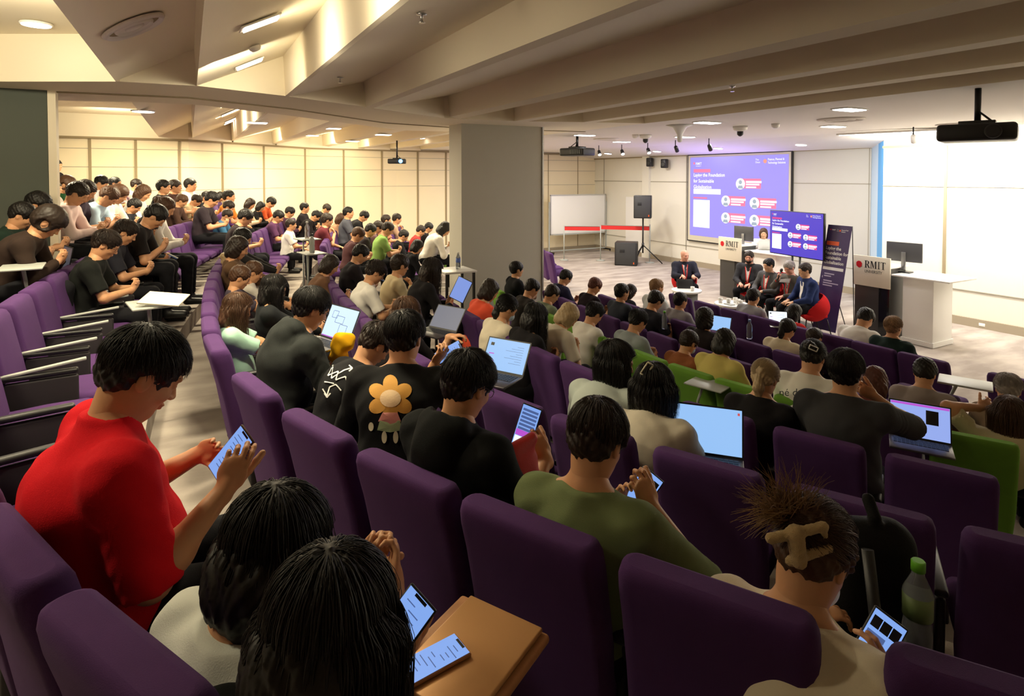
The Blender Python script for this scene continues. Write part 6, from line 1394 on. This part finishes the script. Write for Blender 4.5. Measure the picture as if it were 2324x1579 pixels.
# yellow cloth by the hooded man
f = Fld((-.12, -.09, -.12), (.12, .09, .12), .007); f.ell((0, 0, .02), (.08, .05, .07), None, .03); f.ell((-.02, .02, -.06), (.06, .045, .05), None, .03); f.disp(wrinkle(.006, 1.2, 2))
o = link('yellow_jacket', mesh_np('yellow_jacket', [f.net()]), cloth((236, 176, 24)), None, at(778, 785, 3.75)); tag(o, 'crumpled yellow garment held beside the hooded man', 'garment')
# backpack with bottle at the lower right
bp = onz(2010, 1420, 1.40); bp = at(1975, 1345, 1.95)
f = Fld((-.22, -.2, -.32), (.24, .2, .34), .01); f.cone((0, -.06, -.2), (0, -.05, .16), .10, .085, .05); f.cone((0, .06, -.2), (0, .05, .16), .10, .085, .05); f.cone((.09, 0, -.16), (.09, 0, .0), .07, .06, .03); f.cone((-.02, 0, .26), (.02, 0, .30), .02, .02, .02)
e = empty('backpack', bp-Vector((0, 0, .3)), DG(60), 'black backpack standing on the seat right of the cream blouse', 'bag'); ob = link('main_pouch', mesh_np('pouch', [f.net()]), mat('black_nylon', (.006, .006, .006), .8, bump=.3, spec=.2), e, (0, 0, .3)); MB().tube([(-.14, .08, .1), (-.2, .09, .3), (-.12, .08, .52)], .018, 8).build('strap', M_BLK, e)
bottle(at(2082, 1390, 1.80)-Vector((0, 0, .12)), 'green-capped plastic bottle beside the black backpack', mat('green_cap', S(110, 190, 50), .4), mat('tea_label', S(110, 130, 80), .5), 1.25)
o = MB().box((0, 0, 0), (.05, .10, .02), bev=.008, seg=3).build('earphone_case', M_CUP, None, at(2040, 1497, 1.6)); o.rotation_euler = (0.3, 0, .4); tag(o, 'cream power bank lying by the phone at lower right', 'power bank')
# writing tablets folded out
def desk_tab(px, py, d, label, rz, s=1.0):
    p = at(px, py, d); e = empty('writing_tablet', p, rz, label, 'writing tablet', 'fold-out writing tablets'); e.scale = (s,)*3
    MB().box((0, 0, 0), (.28, .38, .016), bev=.006, seg=3).build('board', M_GREY, e); fz = ROWS[tier(p.x, p.y)][1]; MB().tube([(0, .05, -.01), (.02, .12, -.2), (.02, .14, (fz-p.z)/s)], .014).build('arm', M_GREY, e)
desk_tab(2190, 868, 5.15, 'grey writing tablet standing open at the empty seat on the right', .4); desk_tab(1608, 872, 5.2, 'grey writing tablet beside the brown sweater', .3, .9)
desk_tab(340, 690, 4.6, 'grey writing tablet carrying papers in the left block', .2); desk_tab(95, 618, 5.3, 'grey writing tablet nearest the left pillar', .1); desk_tab(50, 606, 4.7, 'grey writing tablet with bright papers at the left edge', .1)
o = MB().box((0, 0, 0), (.30, .20, .012), rot=(.25, .1, 0), bev=.003).build('paper_pad', mat('paper_cream', S(222, 214, 190), .8), None, at(372, 678, 4.55)); o.rotation_euler = (0, 0, -.4); tag(o, 'pale notebook lying on the writing tablet in the left block', 'notebook')
p = at(145, 590, 5.6); laptop((p.x, p.y, p.z-.1), DG(20), 'dark laptop seen from the side in the left block', .32, open_=1.75, body=M_BLK, em=emat('off_dark', (.2, .2, .25), .3), detail=0)
bottle(at(1701, 745, 6.9)-Vector((0, 0, .12)), 'slim clear bottle with blue cap between front seats', mat('cap_blue', S(120, 150, 210), .4), None, 1.0)
bottle(at(1508, 728, 7.4)-Vector((0, 0, .1)), 'green-capped bottle beside the charcoal jacket', mat('green_cap', S(110, 190, 50), .4), None, 1.0)
for (px, py, d, l, l2, cp, bd) in ((697, 522, 8.6, 'clear bottle beside the white T-shirt with green collar', 'grey writing tablet under the clear bottle in the rear', M_WHT, None), (708, 552, 7.9, 'metal flask near the white T-shirt with green collar', 'grey writing tablet under the metal flask', M_BLK, M_GREY)):
    q = at(px, py, d)-Vector((0, 0, .12)); bottle(q, l, cp, None, 1.1, body=bd); z_ = q.z-.009
    e = empty('writing_tablet', (q.x, q.y, z_), .2, l2, 'writing tablet', 'fold-out writing tablets'); MB().box((0, 0, 0), (.28, .38, .016), bev=.006).build('board', M_GREY, e); fz = ROWS[tier(q.x, q.y)][1]; MB().tube([(0, .15, -.01), (0, .15, fz-z_)], .014).build('arm', M_GREY, e)
# ------------------------------------------------------------------ chair labels
for r, L_c in CH.items():
    L_c.sort(key=lambda t: t[0])
    for i, (y, e, g) in enumerate(L_c):
        e['label'] = ('green' if g else 'purple')+' chair, %s from the camera in the %s' % (ORD[min(i, len(ORD)-1)], ROWN[r]); e['group'] = 'auditorium chairs in rows'

for k, pr in (('tab', PR_TAB), ('far', PR_FAR), ('full', PR_FULL)):
    if k not in used_proto:
        for c in list(pr.children): bpy.data.objects.remove(c)
        bpy.data.objects.remove(pr)
